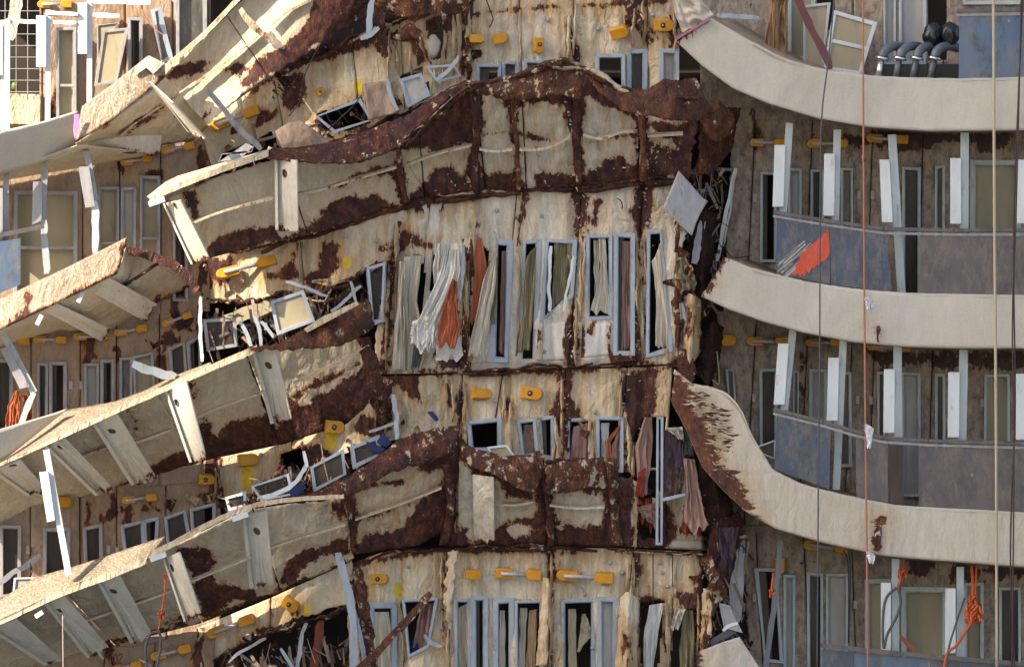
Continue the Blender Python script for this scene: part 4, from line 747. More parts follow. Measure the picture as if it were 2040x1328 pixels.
sheet('speckled_edge', [(-150, 1255), (0, 1195), (70, 1150), (160, 1125), (240, 1098), (330, 1068)], [(-150, 1290), (0, 1234), (80, 1196), (160, 1160), (240, 1132), (294, 1112)], SALTY, [-.5, -.4, -.35, -.45, -.55], -.85, d4, step=6, crum=.015, base=60, th=.02)
edge_beam(d4, [(-150, 1300), (0, 1240), (120, 1183), (220, 1145), (292, 1116)], [8, 8, 14, 13], [-.86] * 5, rust=25); edge_beam(d4, [(292, 1106), (340, 1085), (400, 1052), (480, 1015), (560, 997), (685, 988)], [12, 12, 10, 8], [-.9] * 6, rust=12)
for q, h in (([(-15, 1250), (32, 1232), (122, 1312), (95, 1322)], None), ([(94, 1200), (128, 1186), (216, 1288), (180, 1308)], (125, 1212)), ([(200, 1158), (238, 1143), (302, 1262), (266, 1278)], (230, 1174)), ([(328, 1112), (358, 1098), (400, 1220), (370, 1236)], (349, 1126)), ([(488, 1022), (532, 1016), (545, 1162), (504, 1170)], (515, 1055))):
    lit = 320 < q[0][0] < 340; bracket(d4, q, h, None, (-.75, -.62) if lit else (-.62, -.1 if q[0][0] > 300 else .35), True, lean=.42 if lit else .2)
stiffener(d4, [(372, 1160), (420, 1140), (470, 1120), (500, 1108)], [-.35] * 4); stiffener(d4, [(528, 1093), (580, 1075), (640, 1058), (690, 1042)], [-.35] * 4); stiffener(d4, [(258, 1204), (300, 1190), (340, 1175)], [-.15] * 3); stiffener(d4, [(155, 1238), (190, 1228), (225, 1215)], [0] * 3)
plank('loose_pole', 'thin cream rod lying along the bracket under the lowest folded deck', 'rod', (118, 1205), (207, 1312), 5, -.95, .0, DECKP, .03)
for d, p in ((d4, (325, 1110)), (d2, (322, 403)), (d4, (488, 1030))): MB().bar((p[0] - 26, p[1] + 4), (p[0] + 6, p[1] - 7), 11, -.98, th=.08).build('clip', WPOST, d)
MB().bar((85, 1218), (70, 1228), 9, -.95, th=.08).build('clip', WPOST, d4)

# fifth: centre bottom deck, rusty panels with cream islands
d5 = thing('folded_deck', 'rusted folded deck at the lower centre with cream islands of paint left on three panels', 'ship deck', (960, 1090, 0))
allr = [rect(680, 850, 1260, 1100)]
P5 = [[(698, 985), (705, 972), (790, 962), (815, 945), (880, 930), (905, 930), (880, 965), (850, 990), (800, 1010), (712, 1030)], [(712, 1040), (780, 1012), (830, 1002), (820, 1035), (790, 1050), (740, 1068), (712, 1080)], [(735, 945), (748, 935), (752, 948), (770, 925), (800, 935), (830, 920), (838, 925), (820, 955), (750, 965)],
  [(918, 905), (945, 950), (1000, 950), (1010, 985), (1060, 1000), (1060, 975), (1050, 950), (1075, 990), (1062, 1000), (1058, 1030), (1010, 1035), (1000, 1045), (985, 1075), (945, 1085), (930, 1050), (900, 1055), (905, 990)], [(1005, 1052), (1030, 1045), (1070, 1055), (1072, 1064), (1020, 1066)],
  [(1095, 1000), (1098, 975), (1200, 975), (1206, 1000), (1204, 1052), (1150, 1052), (1112, 1056), (1106, 1020)], [(1120, 950), (1140, 938), (1155, 940), (1150, 955), (1130, 958)]]
for i, (tp, bt, yt) in enumerate((([(690, 985), (740, 955), (800, 920), (905, 872)], [(700, 1105), (760, 1096), (830, 1088), (885, 1058)], -.55), ([(880, 935), (905, 890), (915, 890)], [(878, 1085), (900, 1088), (912, 1088)], -.2), ([(915, 895), (990, 910), (1085, 915)], [(908, 1088), (990, 1086), (1090, 1085)], -.5), ([(1088, 915), (1160, 912), (1232, 915)], [(1092, 1085), (1160, 1086), (1235, 1088)], -.5), ([(1228, 950), (1262, 955), (1272, 960)], [(1235, 1088), (1262, 1090), (1268, 1090)], -.2))):
    sheet('deck_plate', tp, bt, WHITE if i in (2, 3) else CREAM, yt, .0, d5, step=5, crum=.05, rust=allr, paint=P5, jag=(4, 2, 3, 3), sag=-.04)
stiffener(d5, [(708, 1032), (780, 1008), (830, 990), (880, 970)], [-.35] * 4); stiffener(d5, [(1000, 1003), (1030, 1004), (1062, 997)], [-.33] * 3, mat=WHITE); stiffener(d5, [(1095, 1004), (1150, 1010), (1205, 1008)], [-.33] * 3, mat=WHITE)
bracket(d5, [(942, 945), (984, 950), (985, 1076), (945, 1080)], None, WHITE, (-.52, -.05), False, rust=[L(12, (940, 1080), (990, 1080))])
for pts, w, wm in (([(890, 925), (898, 1000), (885, 1085)], 20, RUST), ([(1082, 925), (1092, 1000), (1098, 1088)], 16, RUST), ([(1215, 920), (1222, 1000), (1232, 1085)], 18, RUSTP), ([(690, 985), (700, 1040), (706, 1100)], 8, RUSTP)):
    m = MB(); V = []; F = []; P = smoothpts([(x, y, 0) for x, y in pts], 8)
    for i, (x, y, _) in enumerate(P):
        d = -.55 + .5 * i / (len(P) - 1); ww = w * (1 + .35 * nz(y / 15, x)); j = 4 * nz(y / 22, x)
        for sx, dd in ((-.5, .04), (-.3, -.10), (.25, -.13), (.5, .04)): V.append(W(x + sx * ww + j, y, d + dd))
    for i in range(len(P) - 1):
        for k in range(3): F.append((i * 4 + k, (i + 1) * 4 + k, (i + 1) * 4 + k + 1, i * 4 + k + 1))
    obj('frame_rib', V, F, wm, d5, True, th=.01)

# ------------------------------------------------------------------ torn rusty plates
def torn(label, top, bot, yt, yb, mat, jag=(3, 4, 4, 4), sag=-.05, crum=.075, step=4.5, name='torn_plate', rust=None, th=.02):
    o = sheet(name, top, bot, mat, yt, yb, None, step=step, crum=crum, jag=jag, sag=sag, rust=rust, th=th)
    tag(o, label, 'torn steel plate'); return o
torn('long dark rust band curling along the upper left edge of the centre folded deck', [(515, 305), (545, 297), (620, 292), (680, 278), (745, 256), (810, 232), (850, 205), (890, 178), (930, 160)], [(505, 312), (550, 318), (620, 325), (700, 326), (760, 310), (815, 280), (860, 240), (900, 190), (935, 172)], [-.6, -.55, -.5, -.4], [-.75, -.9, -.75, -.5], RUST, sag=-.02, crum=.06, step=4)
torn('rust plate flap peeled over the top centre windows, its right end wide and orange', [(1160, 128), (1195, 160), (1230, 180), (1290, 178), (1320, 160), (1385, 157), (1398, 170)], [(1165, 150), (1200, 190), (1235, 215), (1280, 230), (1330, 240), (1385, 243), (1415, 220)], [-.55, -.7, -.75, -.6], [-.7, -.95, -.9, -.5], RUSTO)
torn('crumpled rust and cream edge strip across the top of the grid of panels', [(930, 165), (985, 160), (1060, 135), (1128, 120), (1155, 128)], [(935, 178), (1000, 200), (1060, 195), (1120, 190), (1160, 200)], [-.65, -.7, -.6], [-.75, -.8, -.7], RUSTP, jag=(4, 5, 3, 3), sag=-.07)
torn('rust plate curling over the torn gap at the middle left', [(498, 690), (560, 685), (600, 660), (650, 630), (700, 608), (738, 595)], [(500, 696), (560, 697), (620, 696), (680, 688), (725, 668), (745, 650)], [-.8, -.75, -.6, -.3], [-.9, -.95, -.8, -.4], RUSTO)
prism('torn_beam', [(605, 655), (640, 632), (710, 600), (716, 606), (650, 642), (612, 662)], -.85, -.7, CREAM, None, rust=25)
tag(bpy.data.objects['torn_beam'], 'pale bent beam lying on the curled rust plate at the middle left', 'beam')
torn('dark rust sheet folded up over the window tops left of the lower centre', [(560, 1000), (640, 978), (700, 945), (745, 915), (790, 880), (840, 858), (912, 845)], [(600, 1000), (690, 992), (740, 965), (780, 940), (830, 925), (870, 915), (908, 900)], [-.75, -.7, -.6, -.45], [-.85, -.9, -.8, -.55], RUST)
torn('twisted strip of orange rust and flaking paint left of the small lower windows', [(912, 862), (930, 885), (960, 898), (1010, 908), (1060, 905), (1082, 895)], [(912, 905), (940, 930), (985, 945), (1030, 972), (1065, 985), (1080, 940)], [-.4, -.65, -.7, -.5], [-.5, -.8, -.85, -.6], RUSTP)
torn('flat rust plate standing across the two small lower windows', [(1085, 922), (1140, 918), (1195, 910), (1228, 912)], [(1088, 985), (1140, 978), (1190, 968), (1232, 975)], [-.6, -.62, -.5], [-.62, -.6, -.5], RUSTP, sag=-.03)
torn('dark rust piece hanging at the right end of the top left folded deck', [(700, -60), (735, 10), (745, 20)], [(640, 92), (690, 50), (748, 30)], [-.2, -.1], [-.3, -.1], RUST, jag=(3, 3, 3, 3))
torn('dark crumpled plate at the top edge left of the small yellow brackets', [(740, -40), (800, -60), (930, -60)], [(745, 8), (800, 38), (850, 30), (890, 35), (935, 18)], [-.4, -.5, -.4], [-.3, -.4, -.35], RUSTP)
torn('long rusted spike of plate pointing down at the top, left of the doll coloured bundle', [(742, 20), (768, 15)], [(762, 112), (772, 110)], [-.35, -.35], [-.25, -.25], RUST)
torn('jagged rusty plate beside the hole at the top centre left', [(780, 75), (815, 45), (838, 60)], [(790, 80), (830, 80), (858, 128)], [-.3, -.3], [-.2, -.2], RUSTP)
torn('small orange torn plate beside the middle left seam, bent like a hook', [(716, 700), (735, 690), (750, 705)], [(738, 780), (752, 790), (765, 770)], [-.5, -.5], [-.3, -.2], RUSTO)
torn('rust plate hanging down inside the big vertical tear, upper part', [(1395, 232), (1440, 215), (1475, 215)], [(1390, 350), (1420, 345), (1455, 300)], [-.3, .0, .5], [.1, .4, .8], RUSTO, sag=.15)
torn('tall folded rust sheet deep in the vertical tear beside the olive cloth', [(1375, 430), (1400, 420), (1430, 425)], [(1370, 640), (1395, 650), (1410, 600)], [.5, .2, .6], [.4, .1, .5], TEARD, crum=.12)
torn('cream edged strip of plate folded over in the vertical tear below the middle right balcony', [(1362, 590), (1380, 585), (1400, 600)], [(1358, 700), (1372, 735), (1392, 700)], [.0, -.15, .2], [.0, -.1, .2], CREAM, rust=[L(10, (1375, 600), (1370, 700))], crum=.1)
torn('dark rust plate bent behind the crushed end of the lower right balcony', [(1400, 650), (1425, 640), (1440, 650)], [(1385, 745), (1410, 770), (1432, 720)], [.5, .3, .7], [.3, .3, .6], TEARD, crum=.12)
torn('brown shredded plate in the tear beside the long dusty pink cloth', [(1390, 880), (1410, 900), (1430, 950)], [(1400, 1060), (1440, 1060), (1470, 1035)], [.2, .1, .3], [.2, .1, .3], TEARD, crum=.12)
torn('narrow rust plate twisting down the lower part of the vertical tear', [(1395, 1110), (1418, 1105)], [(1425, 1200), (1450, 1190)], [-.05, -.15], [.1, .0], RUSTP, crum=.1)
torn('cream and rust splinter standing at the foot of the vertical tear', [(1400, 1170), (1418, 1175)], [(1395, 1330), (1412, 1330)], [-.12, -.2], [-.1, -.15], CREAM, rust=[L(7, (1412, 1180), (1404, 1330))], crum=.08)
torn('bent rust plate sticking out at the top of the vertical tear', [(1400, 215), (1430, 200), (1460, 225)], [(1395, 260), (1430, 285), (1465, 262)], [-.3, -.45, -.1], [-.1, -.3, .1], RUSTO, crum=.1)
torn('ragged brown plate at the bottom of the big vertical tear', [(1420, 1040), (1470, 1020), (1482, 1040)], [(1405, 1150), (1440, 1185), (1462, 1130)], [-.1, .3], [.0, .4], RUST)
torn('rusty shred at the lower edge of the big vertical tear beside the wall', [(1352, 690), (1378, 705), (1385, 740)], [(1345, 760), (1358, 800), (1375, 800)], [-.1, -.1], [-.2, -.2], RUSTO)
torn('peeled plate strip with rust hanging left of the yellow eye bracket at the bottom', [(703, 1130), (722, 1128)], [(730, 1330), (752, 1330)], [-.15, -.15], [-.15, -.15], RUSTP)
torn('bulging cream strip between the bottom windows, rust down its edge', [(1236, 1190), (1250, 1178), (1272, 1190)], [(1225, 1340), (1260, 1340), (1268, 1340)], [-.1, -.3, -.1], [-.1, -.3, -.1], CREAM, rust=[L(6, (1245, 1260), (1252, 1340))], jag=(2, 0, 2, 2), sag=-.05)
torn('cream rolled edge strip left of the large bottom window', [(1082, 1150), (1094, 1150)], [(1068, 1325), (1090, 1325)], [-.1, -.2], [-.15, -.25], CREAM, rust=20, jag=(2, 3, 2, 2))
torn('loose grey metal sheet hanging at an angle in the top of the big vertical tear', [(1352, 340), (1400, 395), (1410, 400)], [(1320, 415), (1378, 470), (1386, 440)], [-.45, -.35], [-.5, -.4], ALUD, jag=(0, 0, 0, 0), sag=0, crum=.01, name='metal_sheet')
torn('white bent end plate hanging at the bottom beside the big vertical tear', [(1385, 1300), (1440, 1278), (1473, 1268)], [(1400, 1400), (1470, 1400), (1560, 1400)], [-.4, -.4, -.3], [-.4, -.4, -.3], FASCIT, rust=[L(14, (1384, 1300), (1392, 1330), (1400, 1400))], sag=0, crum=.02, jag=(0, 0, 3, 0), name='fascia_piece')
torn('pointed pale sheet hanging between the bottom windows', [(890, 1100), (902, 1092), (910, 1095)], [(888, 1230), (894, 1242), (898, 1230)], [-.1, -.12], [-.1, -.12], CREAM, rust=40, jag=(0, 0, 8, 6), name='metal_sheet')
torn('tan board lying under the torn window at the top left of centre', [(548, 262), (575, 245), (600, 240)], [(565, 302), (620, 300), (660, 285)], [.0, .0], [-.1, -.1], TAN, rust=50, jag=(0, 0, 0, 0), name='metal_sheet')
torn('tan board standing right of the broken window frame near the yellow spot', [(722, 168), (772, 160), (780, 165)], [(735, 240), (790, 225), (792, 222)], [-.1, -.1], [-.2, -.2], TAN, rust=50, jag=(0, 0, 0, 0), sag=0, name='metal_sheet')
# ------------------------------------------------------------------ right balconies
def rbalcony(label, top, bot, rust, at, mat=FASCIA, y=-.35, yl=None):
    t = thing('balcony', label, 'balcony', at); yl = yl or [y] * 5
    sheet('fascia', top, bot, mat, yl, yl, t, step=6, crum=.008, rust=rust, base=60, th=.05, jag=(0, 0, 2, 0))
    sheet('deck_underside', bot, [(p[0] + 50 if i == 0 else p[0] + 10, p[1] + 4) for i, p in enumerate(bot)], BROWN, [v + .03 for v in yl], 1.08, t, step=12, base=40)
    sheet('deck_floor', [(p[0] + 12, p[1] + 8) for p in top], [(p[0] + 45, p[1] + 4) for p in top], TAN, [v + .04 for v in yl], 1.08, t, step=14, base=50, t0=.35 if mat is FASCIT else 0)
    lip = [(p[0], p[1] + 1) for p in top[1:]]
    edge_beam(t, lip, 5, [v - .03 for v in yl], mat=FASCIA, depth=.12, rust=60, name='lip')
    return t
r1 = rbalcony('top right balcony, pale curved front swinging up to a torn purple edge', [(1416, 36), (1500, 85), (1560, 116), (1640, 139), (1740, 152), (1850, 157), (1960, 157), (2190, 150)], [(1347, 82), (1400, 132), (1460, 176), (1530, 206), (1630, 236), (1730, 253), (1850, 261), (2190, 258)], [L(3, (1416, 36), (1347, 80))], (1700, 260, 0), yl=[-.6, -.5, -.35, -.35, -.35])
PURP = plain('purple_edge_paint', (.28, .12, .22), (.42, .15, .12), 6, .6)
MB().bar((1415, 37), (1346, 78), 5, -.68, th=.08).build('torn_lip', PURP, r1)
r2 = rbalcony('middle right balcony, clean curved front ending left in a straight cut', [(1445, 512), (1500, 535), (1560, 551), (1630, 566), (1720, 578), (1800, 584), (1900, 587), (2190, 590)], [(1398, 590), (1450, 615), (1520, 640), (1600, 662), (1700, 681), (1800, 690), (1900, 693), (2190, 694)], [L(4, (1445, 512), (1398, 592)), L(5, (1746, 650), (1750, 682))], (1700, 693, 0), yl=[-.45, -.38, -.35, -.35, -.35])
r3 = rbalcony('lower right balcony, its left end crushed upward with orange rust streaks', [(1345, 735), (1380, 765), (1440, 780), (1475, 815), (1500, 870), (1540, 935), (1600, 965), (1700, 990), (1800, 1008), (2190, 1028)], [(1338, 800), (1365, 850), (1400, 930), (1440, 975), (1490, 1020), (1545, 1052), (1640, 1080), (1760, 1106), (1850, 1114), (2190, 1140)],
  [[(1335, 735), (1362, 740), (1385, 790), (1400, 830), (1412, 850), (1425, 885), (1440, 925), (1465, 960), (1495, 1000), (1512, 1030), (1500, 1040), (1440, 985), (1395, 930), (1360, 860), (1330, 800)], [(1395, 815), (1430, 838), (1425, 860), (1400, 850)], [(1742, 1045), (1755, 1040), (1757, 1060), (1750, 1100), (1742, 1085)]], (1700, 1120, 0), mat=FASCIT, yl=[-.25, -.4, -.4, -.35, -.35, -.35])
prism('torn_hole', [(1741, 1058), (1749, 1046), (1756, 1040), (1757, 1062), (1754, 1085), (1747, 1104), (1742, 1080)], -.42, -.405, RUSTP, r3)
prism('torn_hole', [(1746, 650), (1752, 648), (1755, 656), (1750, 670), (1752, 682), (1747, 680)], -.42, -.405, RUSTP, r2)
# torn streak flakes on the crushed end: lifted paint tongues
for mt_, cnt_, off_ in ((CREAM, 150, -6), (RUSTO, 170, 12)):
    m = MB()
    for i in range(cnt_):
        t = random.random(); a = poly_at([(1365, 775), (1390, 810), (1418, 850), (1430, 900), (1470, 950), (1515, 1010)], t)
        x = a[0] + random.gauss(off_, 11); y = a[1] + random.gauss(0, 12); l = random.uniform(6, 34); an = random.gauss(.15 if t < .6 else .9, .22) * (1 if mt_ is RUSTO else .9); w = random.uniform(.5, 2.2)
        dx, dy = math.cos(an), math.sin(an); f0 = -.408 if mt_ is RUSTO else -.415; bend = random.gauss(0, 2)
        m.add([W(x, y, f0), W(x + l * dx * .45, y + l * dy * .45 - w + bend, f0 - .012), W(x + l * dx, y + l * dy, f0), W(x + l * dx * .5, y + l * dy * .5 + w + bend, f0 - .004)], [(0, 1, 2, 3)])
    o = m.build('paint_flakes' if mt_ is CREAM else 'rust_streaks', mt_, r3, rust=45); o['kind'] = 'stuff'

r4 = thing('balcony', 'lowest right balcony front of blue panels at the bottom edge', 'balcony', (1840, 1400, 0))
MB().quadbox([(1637, 1292), (1700, 1298), (1700, 1440), (1637, 1440)], -.30, -.27).build('rail_panel', BLUE, r4)
MB().quadbox([(1702, 1298), (1850, 1312), (1850, 1440), (1702, 1440)], -.30, -.27).build('rail_panel', BLUEB, r4); MB().quadbox([(1852, 1312), (2180, 1335), (2180, 1440), (1852, 1440)], -.30, -.27).build('rail_panel', BLUE, r4)
MB().bar((1634, 1284), (1750, 1297), 9, -.34, th=.12).bar((1750, 1297), (2180, 1334), 9, -.34, th=.12).build('rail', MAUVE, r4)
# railings
def railing(label, at, rail, panels):
    t = thing('railing', label, 'railing', at)
    m = MB(); m2 = MB()
    for a, b in zip(rail[:-1], rail[1:]): m.bar(a, b, 8, -.34, th=.12); m2.bar((a[0], a[1] + 8), (b[0], b[1] + 8), 5, -.31, th=.08)
    m.build('rail', MAUVE, t, bev=.01); m2.build('lower_rail', ALUD, t)
    for q, mat, lab in panels:
        o = MB().quadbox(q, -.30, -.275).build('rail_panel', mat, t)
        if lab: o['label'] = lab
    return t
rl1 = railing('upper railing at right, glazed panels, one with a red patch', (1790, 585, 0), [(1540, 422), (1640, 439), (1760, 456), (1900, 459), (2190, 458)],
  [([(1547, 436), (1651, 452), (1654, 566), (1547, 545)], BLUE, 'panel with red patch and white streaks'), ([(1653, 452), (1765, 468), (1777, 582), (1656, 567)], BLUE, None), ([(1833, 470), (2190, 470), (2190, 589), (1833, 586)], MAUVE, None)])
pr = [o for o in rl1.children if o.name.startswith('rail_panel')][0]
prism('red_patch', [(1627, 479), (1632, 472), (1636, 475), (1641, 463), (1645, 465), (1650, 456), (1652, 480), (1653, 508), (1648, 512), (1644, 519), (1637, 520), (1633, 527), (1626, 528), (1622, 536), (1618, 532), (1612, 544), (1607, 540), (1603, 551), (1598, 546), (1594, 553), (1590, 544), (1584, 549), (1577, 546), (1586, 534), (1583, 528), (1592, 520), (1594, 508), (1600, 502), (1606, 499), (1608, 491), (1617, 489)], -.306, -.302, plain('orange_red_patch', (.46, .055, .03), (.58, .10, .05), 14, .5, dirt=(.16, .07, .06)), pr)
for k in range(16):
    x0 = 1549 + random.uniform(0, 16); y0 = 505 + k * 2.6 - random.uniform(0, 20); l = random.uniform(25, 78)
    MB().bar((x0, y0 + 24), (x0 + l * .8, y0 + 24 - l * .72), random.uniform(1, 2.5), -.304, th=.003).build('scratch', plain('scratched_film', (.50, .48, .46), (.34, .32, .32), 14, .6) if k == 0 else bpy.data.materials['scratched_film'], pr)
rl2 = railing('lower railing at right, sloping down to the left with a dark rail', (1790, 1000, 0), [(1540, 815), (1640, 840), (1700, 858), (1760, 872), (1850, 878), (2190, 888)],
  [([(1548, 828), (1655, 853), (1652, 974), (1542, 934)], BLUE, None), ([(1705, 872), (1768, 884), (1769, 1004), (1706, 990)], MAUVE, None), ([(1770, 885), (1800, 886), (1800, 1007), (1770, 1004)], PANED, None), ([(1831, 889), (2190, 898), (2190, 1030), (1831, 1012)], MAUVE, None)])
rl3 = railing('blue panelled railing at the top right beside the grey pipes', (1975, 157, 0), [(1905, 22), (2190, 18)], [([(1911, 32), (2190, 28), (2190, 156), (1910, 158)], BLUEB, None)])
# divider posts with white boxes
def post(label, top, bot, w, box=None, mat=None, y=-.1, bw=24, grp='white divider posts along the right balconies', boxmat=None):
    t = thing('balcony_post', label, 'post', (bot[0], bot[1], y), grp)
    MB().bar(top, bot, w, y, th=.10).build('post', mat or PPOST, t, bev=.004)
    if box: MB().quadbox(box, y - .06, y + .05).build('light_box', boxmat or WPOST, t, bev=.006)
    return t
def vb(x, y0, y1, w=22, sk=0): return [(x + sk, y0), (x + w + sk, y0), (x + w, y1), (x, y1)]
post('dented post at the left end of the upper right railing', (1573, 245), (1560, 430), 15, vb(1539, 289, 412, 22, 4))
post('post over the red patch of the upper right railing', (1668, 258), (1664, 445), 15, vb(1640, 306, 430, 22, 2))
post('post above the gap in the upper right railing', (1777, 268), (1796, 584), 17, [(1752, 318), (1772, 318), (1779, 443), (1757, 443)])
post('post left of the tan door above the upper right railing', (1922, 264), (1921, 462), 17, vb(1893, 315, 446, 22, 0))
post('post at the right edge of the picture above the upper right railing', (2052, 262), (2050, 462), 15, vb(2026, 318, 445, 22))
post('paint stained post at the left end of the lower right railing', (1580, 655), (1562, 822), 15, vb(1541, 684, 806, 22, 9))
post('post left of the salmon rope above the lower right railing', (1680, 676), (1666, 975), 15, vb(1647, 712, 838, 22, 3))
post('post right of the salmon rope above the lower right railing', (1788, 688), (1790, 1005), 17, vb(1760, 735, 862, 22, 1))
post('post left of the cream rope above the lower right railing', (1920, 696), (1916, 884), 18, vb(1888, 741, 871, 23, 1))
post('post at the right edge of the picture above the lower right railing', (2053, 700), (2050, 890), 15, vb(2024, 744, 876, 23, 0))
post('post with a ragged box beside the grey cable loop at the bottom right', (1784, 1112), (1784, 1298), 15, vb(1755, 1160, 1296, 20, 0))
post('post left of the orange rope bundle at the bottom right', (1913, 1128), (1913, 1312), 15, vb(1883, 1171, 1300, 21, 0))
# posts on the left side
LG = 'white posts along the left balconies'
post('leftmost bright white post with its box at the top left corner', (6, 40), (6, 260), 10, vb(-20, 50, 150, 26), WPOST, -.1, grp=LG)
post('bright white post second from the left at the top left', (15, 38), (14, 262), 11, None, WPOST, -.4, grp=LG)
post('bright white post third from the left with a box, in front of the dark opening', (96, 20), (95, 245), 11, vb(72, 31, 134, 20), WPOST, -.3, grp=LG)
post('tall bright white post in front of the tilted framed panel', (179, -60), (178, 208), 11, vb(155, 5, 108, 19), WPOST, -.2, grp=LG)
for k, (a, b, w) in enumerate((((10, 41), (75, 44), 9), ((92, 26), (155, 28), 9), ((98, 44), (152, 45), 8), ((179, 2), (300, 5), 11), ((185, 29), (238, 32), 10))):
    plank('crossbar', ['short white crossbar at the far top left', 'white crossbar between the third and fourth posts at the top left', 'lower white crossbar ending at the third post', 'long white crossbar at the top edge right of the tall post', 'short white crossbar below the long one right of the tall post'][k], 'metal bar', a, b, w, -.35 + k * .03, -.35 + k * .03, WPOST, .05)
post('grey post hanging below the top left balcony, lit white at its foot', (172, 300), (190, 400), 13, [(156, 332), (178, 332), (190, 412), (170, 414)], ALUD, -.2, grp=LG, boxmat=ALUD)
plank('broken_post', 'sunlit lower half of the grey post under the top left balcony', 'post', (190, 400), (188, 505), 13, -.22, -.22, WPOST, .08)  # white colour stands for sunlight on this half of the grey post
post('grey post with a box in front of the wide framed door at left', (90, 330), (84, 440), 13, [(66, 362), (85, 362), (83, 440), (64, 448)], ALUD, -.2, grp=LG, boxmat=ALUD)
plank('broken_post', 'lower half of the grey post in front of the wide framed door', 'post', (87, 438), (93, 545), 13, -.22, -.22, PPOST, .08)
post('grey post at the left edge of the picture over the blue panel', (12, 345), (12, 480), 12, vb(-14, 375, 478, 20), ALUD, -.2, grp=LG, boxmat=ALUD)
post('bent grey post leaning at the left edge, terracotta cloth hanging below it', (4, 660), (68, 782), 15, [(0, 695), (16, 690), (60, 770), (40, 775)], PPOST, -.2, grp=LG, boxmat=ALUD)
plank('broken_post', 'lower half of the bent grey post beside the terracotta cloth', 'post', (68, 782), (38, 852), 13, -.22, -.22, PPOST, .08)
post('leaning white post with a box below the middle left folded deck', (92, 895), (137, 1145), 13, [(78, 940), (96, 938), (110, 1036), (94, 1040)], WPOST, -.9, grp=LG)
rlL = thing('railing', 'short rail with a blue panel at the left edge', 'railing', (20, 560, -.3)); MB().bar((-150, 500), (88, 450), 9, -.42, th=.1).build('rail', MAUVE, rlL); MB().quadbox([(-150, 505), (41, 474), (41, 566), (-150, 650)], -.38, -.36).build('rail_panel', BLUEB, rlL)
plank('broken_rail', 'broken dark rail leaning behind the lowest left balcony edge', 'rail', (-10, 1165), (80, 1105), 11, .1, .3, ALUD, .06)
plank('loose_bar', 'bright bent white bar sticking out above the middle left folded deck', 'metal bar', (264, 724), (350, 750), 17, -1.0, -.7, WPOST, .09, bend=3)
plank('loose_bar', 'thin silver bar sticking up from the centre folded deck near its left end', 'metal bar', (413, 178), (520, 298), 11, -1.1, -.7, ALUD, .06, bend=4)
plank('loose_bar', 'curved white bar lying across the gap at the lower left of centre', 'metal bar', (522, 990), (612, 920), 9, -.9, -.8, WPOST, .05, bend=18)
plank('loose_bar', 'white rod hooked upright at the end of the curved bar', 'metal bar', (612, 930), (605, 898), 7, -.9, -.8, WPOST, .05)
plank('loose_bar', 'silver bar standing upright beside the navy cushions', 'metal bar', (783, 785), (790, 875), 9, -.35, -.35, ALU, .05, bend=-3)
plank('loose_bar', 'grey bar dangling in the big vertical tear', 'metal bar', (1400, 440), (1382, 525), 15, .2, .1, ALUD, .05)
plank('loose_bar', 'long bent blue grey frame member left of the bottom windows', 'metal bar', (673, 1100), (705, 1330), 15, -.35, -.25, ALU, .06, bend=-10)
plank('loose_bar', 'second blue grey frame member leaning right of the long bent one', 'metal bar', (698, 1195), (728, 1330), 9, -.2, -.2, ALU, .06, bend=-4)
plank('loose_bar', 'rusty beam lying diagonally over the bottom windows', 'beam', (700, 1345), (858, 1180), 15, -.6, -.45, RUSTP, .08, bend=5)
plank('loose_bar', 'dark red diagonal pole at the top right behind the balcony', 'pole', (1580, -20), (1655, 138), 15, .1, .0, plain('dark_red_paint', (.085, .025, .03), (.12, .04, .045), 8, .5), .09)
plank('loose_bar', 'flat grey bar lying on the torn corner at the top right', 'metal bar', (1428, 30), (1512, 36), 9, -.5, -.4, ALU, .05)
plank('loose_bar', 'red brown plank leaning behind the bottom right railing', 'plank', (1770, 1245), (1826, 1298), 9, .3, .3, REDPLY, .03)
plank('loose_bar', 'long dark pole leaning at the bottom right of the vertical tear', 'pole', (1555, 1075), (1520, 1345), 11, .2, .1, PIPE, .07, bend=-4)
plank('loose_bar', 'long silver window edge standing at the right side of the vertical tear', 'metal bar', (1465, 335), (1428, 520), 8, .7, .8, WPOST, .05)
plank('loose_bar', 'thin silver strip beside the window edge in the vertical tear', 'metal bar', (1466, 345), (1442, 490), 4, .68, .78, PPOST, .05)

# ------------------------------------------------------------------ yellow brackets with tubes (one master, copied)
def endblock():
    m = MB(); n = 10; V = []; pts = [(-.17, -.095), (.05, -.095)] + [(.05 + .095 * math.sin(a), -.095 * math.cos(a)) for a in [math.pi * k / n for k in range(1, n)]] + [(.05, .095), (-.17, .095)]
    for y in (.0, -.14): V += [(x * .9, y, z * .82) for x, z in pts]
    k = len(pts); F = [tuple(range(k)), tuple(range(2 * k - 1, k - 1, -1))] + [(i, i + k, (i + 1) % k + k, (i + 1) % k) for i in range(k)]
    return m.add(V, F)
def fixture_master():
    t = thing('yellow_bracket', 'x', 'bracket lamp', (1165, 1144, 0), 'yellow brackets holding grey tubes along the cabin walls')
    t.location = (0, 0, 0)
    b = endblock(); b.V = [Vector((-v.x + .0, v.y, v.z)) for v in b.V]; b.F = [f[::-1] for f in b.F]
    a = MB(); a.V = [Vector((v.x * .85, v.y * 1.25, v.z)) for v in b.V]; a.F = list(b.F); a = a.build('end_block', YEL, t, bev=.012)
    a.location = (.24, -.02, 0); bb = b.build('end_block', YEL, t, bev=.012); bb.location = (-.24, 0, 0)
    MB().tube([(-.27, -.17, 0), (.2, -.13, 0)], .034, 12).build('tube', GREYT, t, True)
    return t
FM = fixture_master(); first = [True]
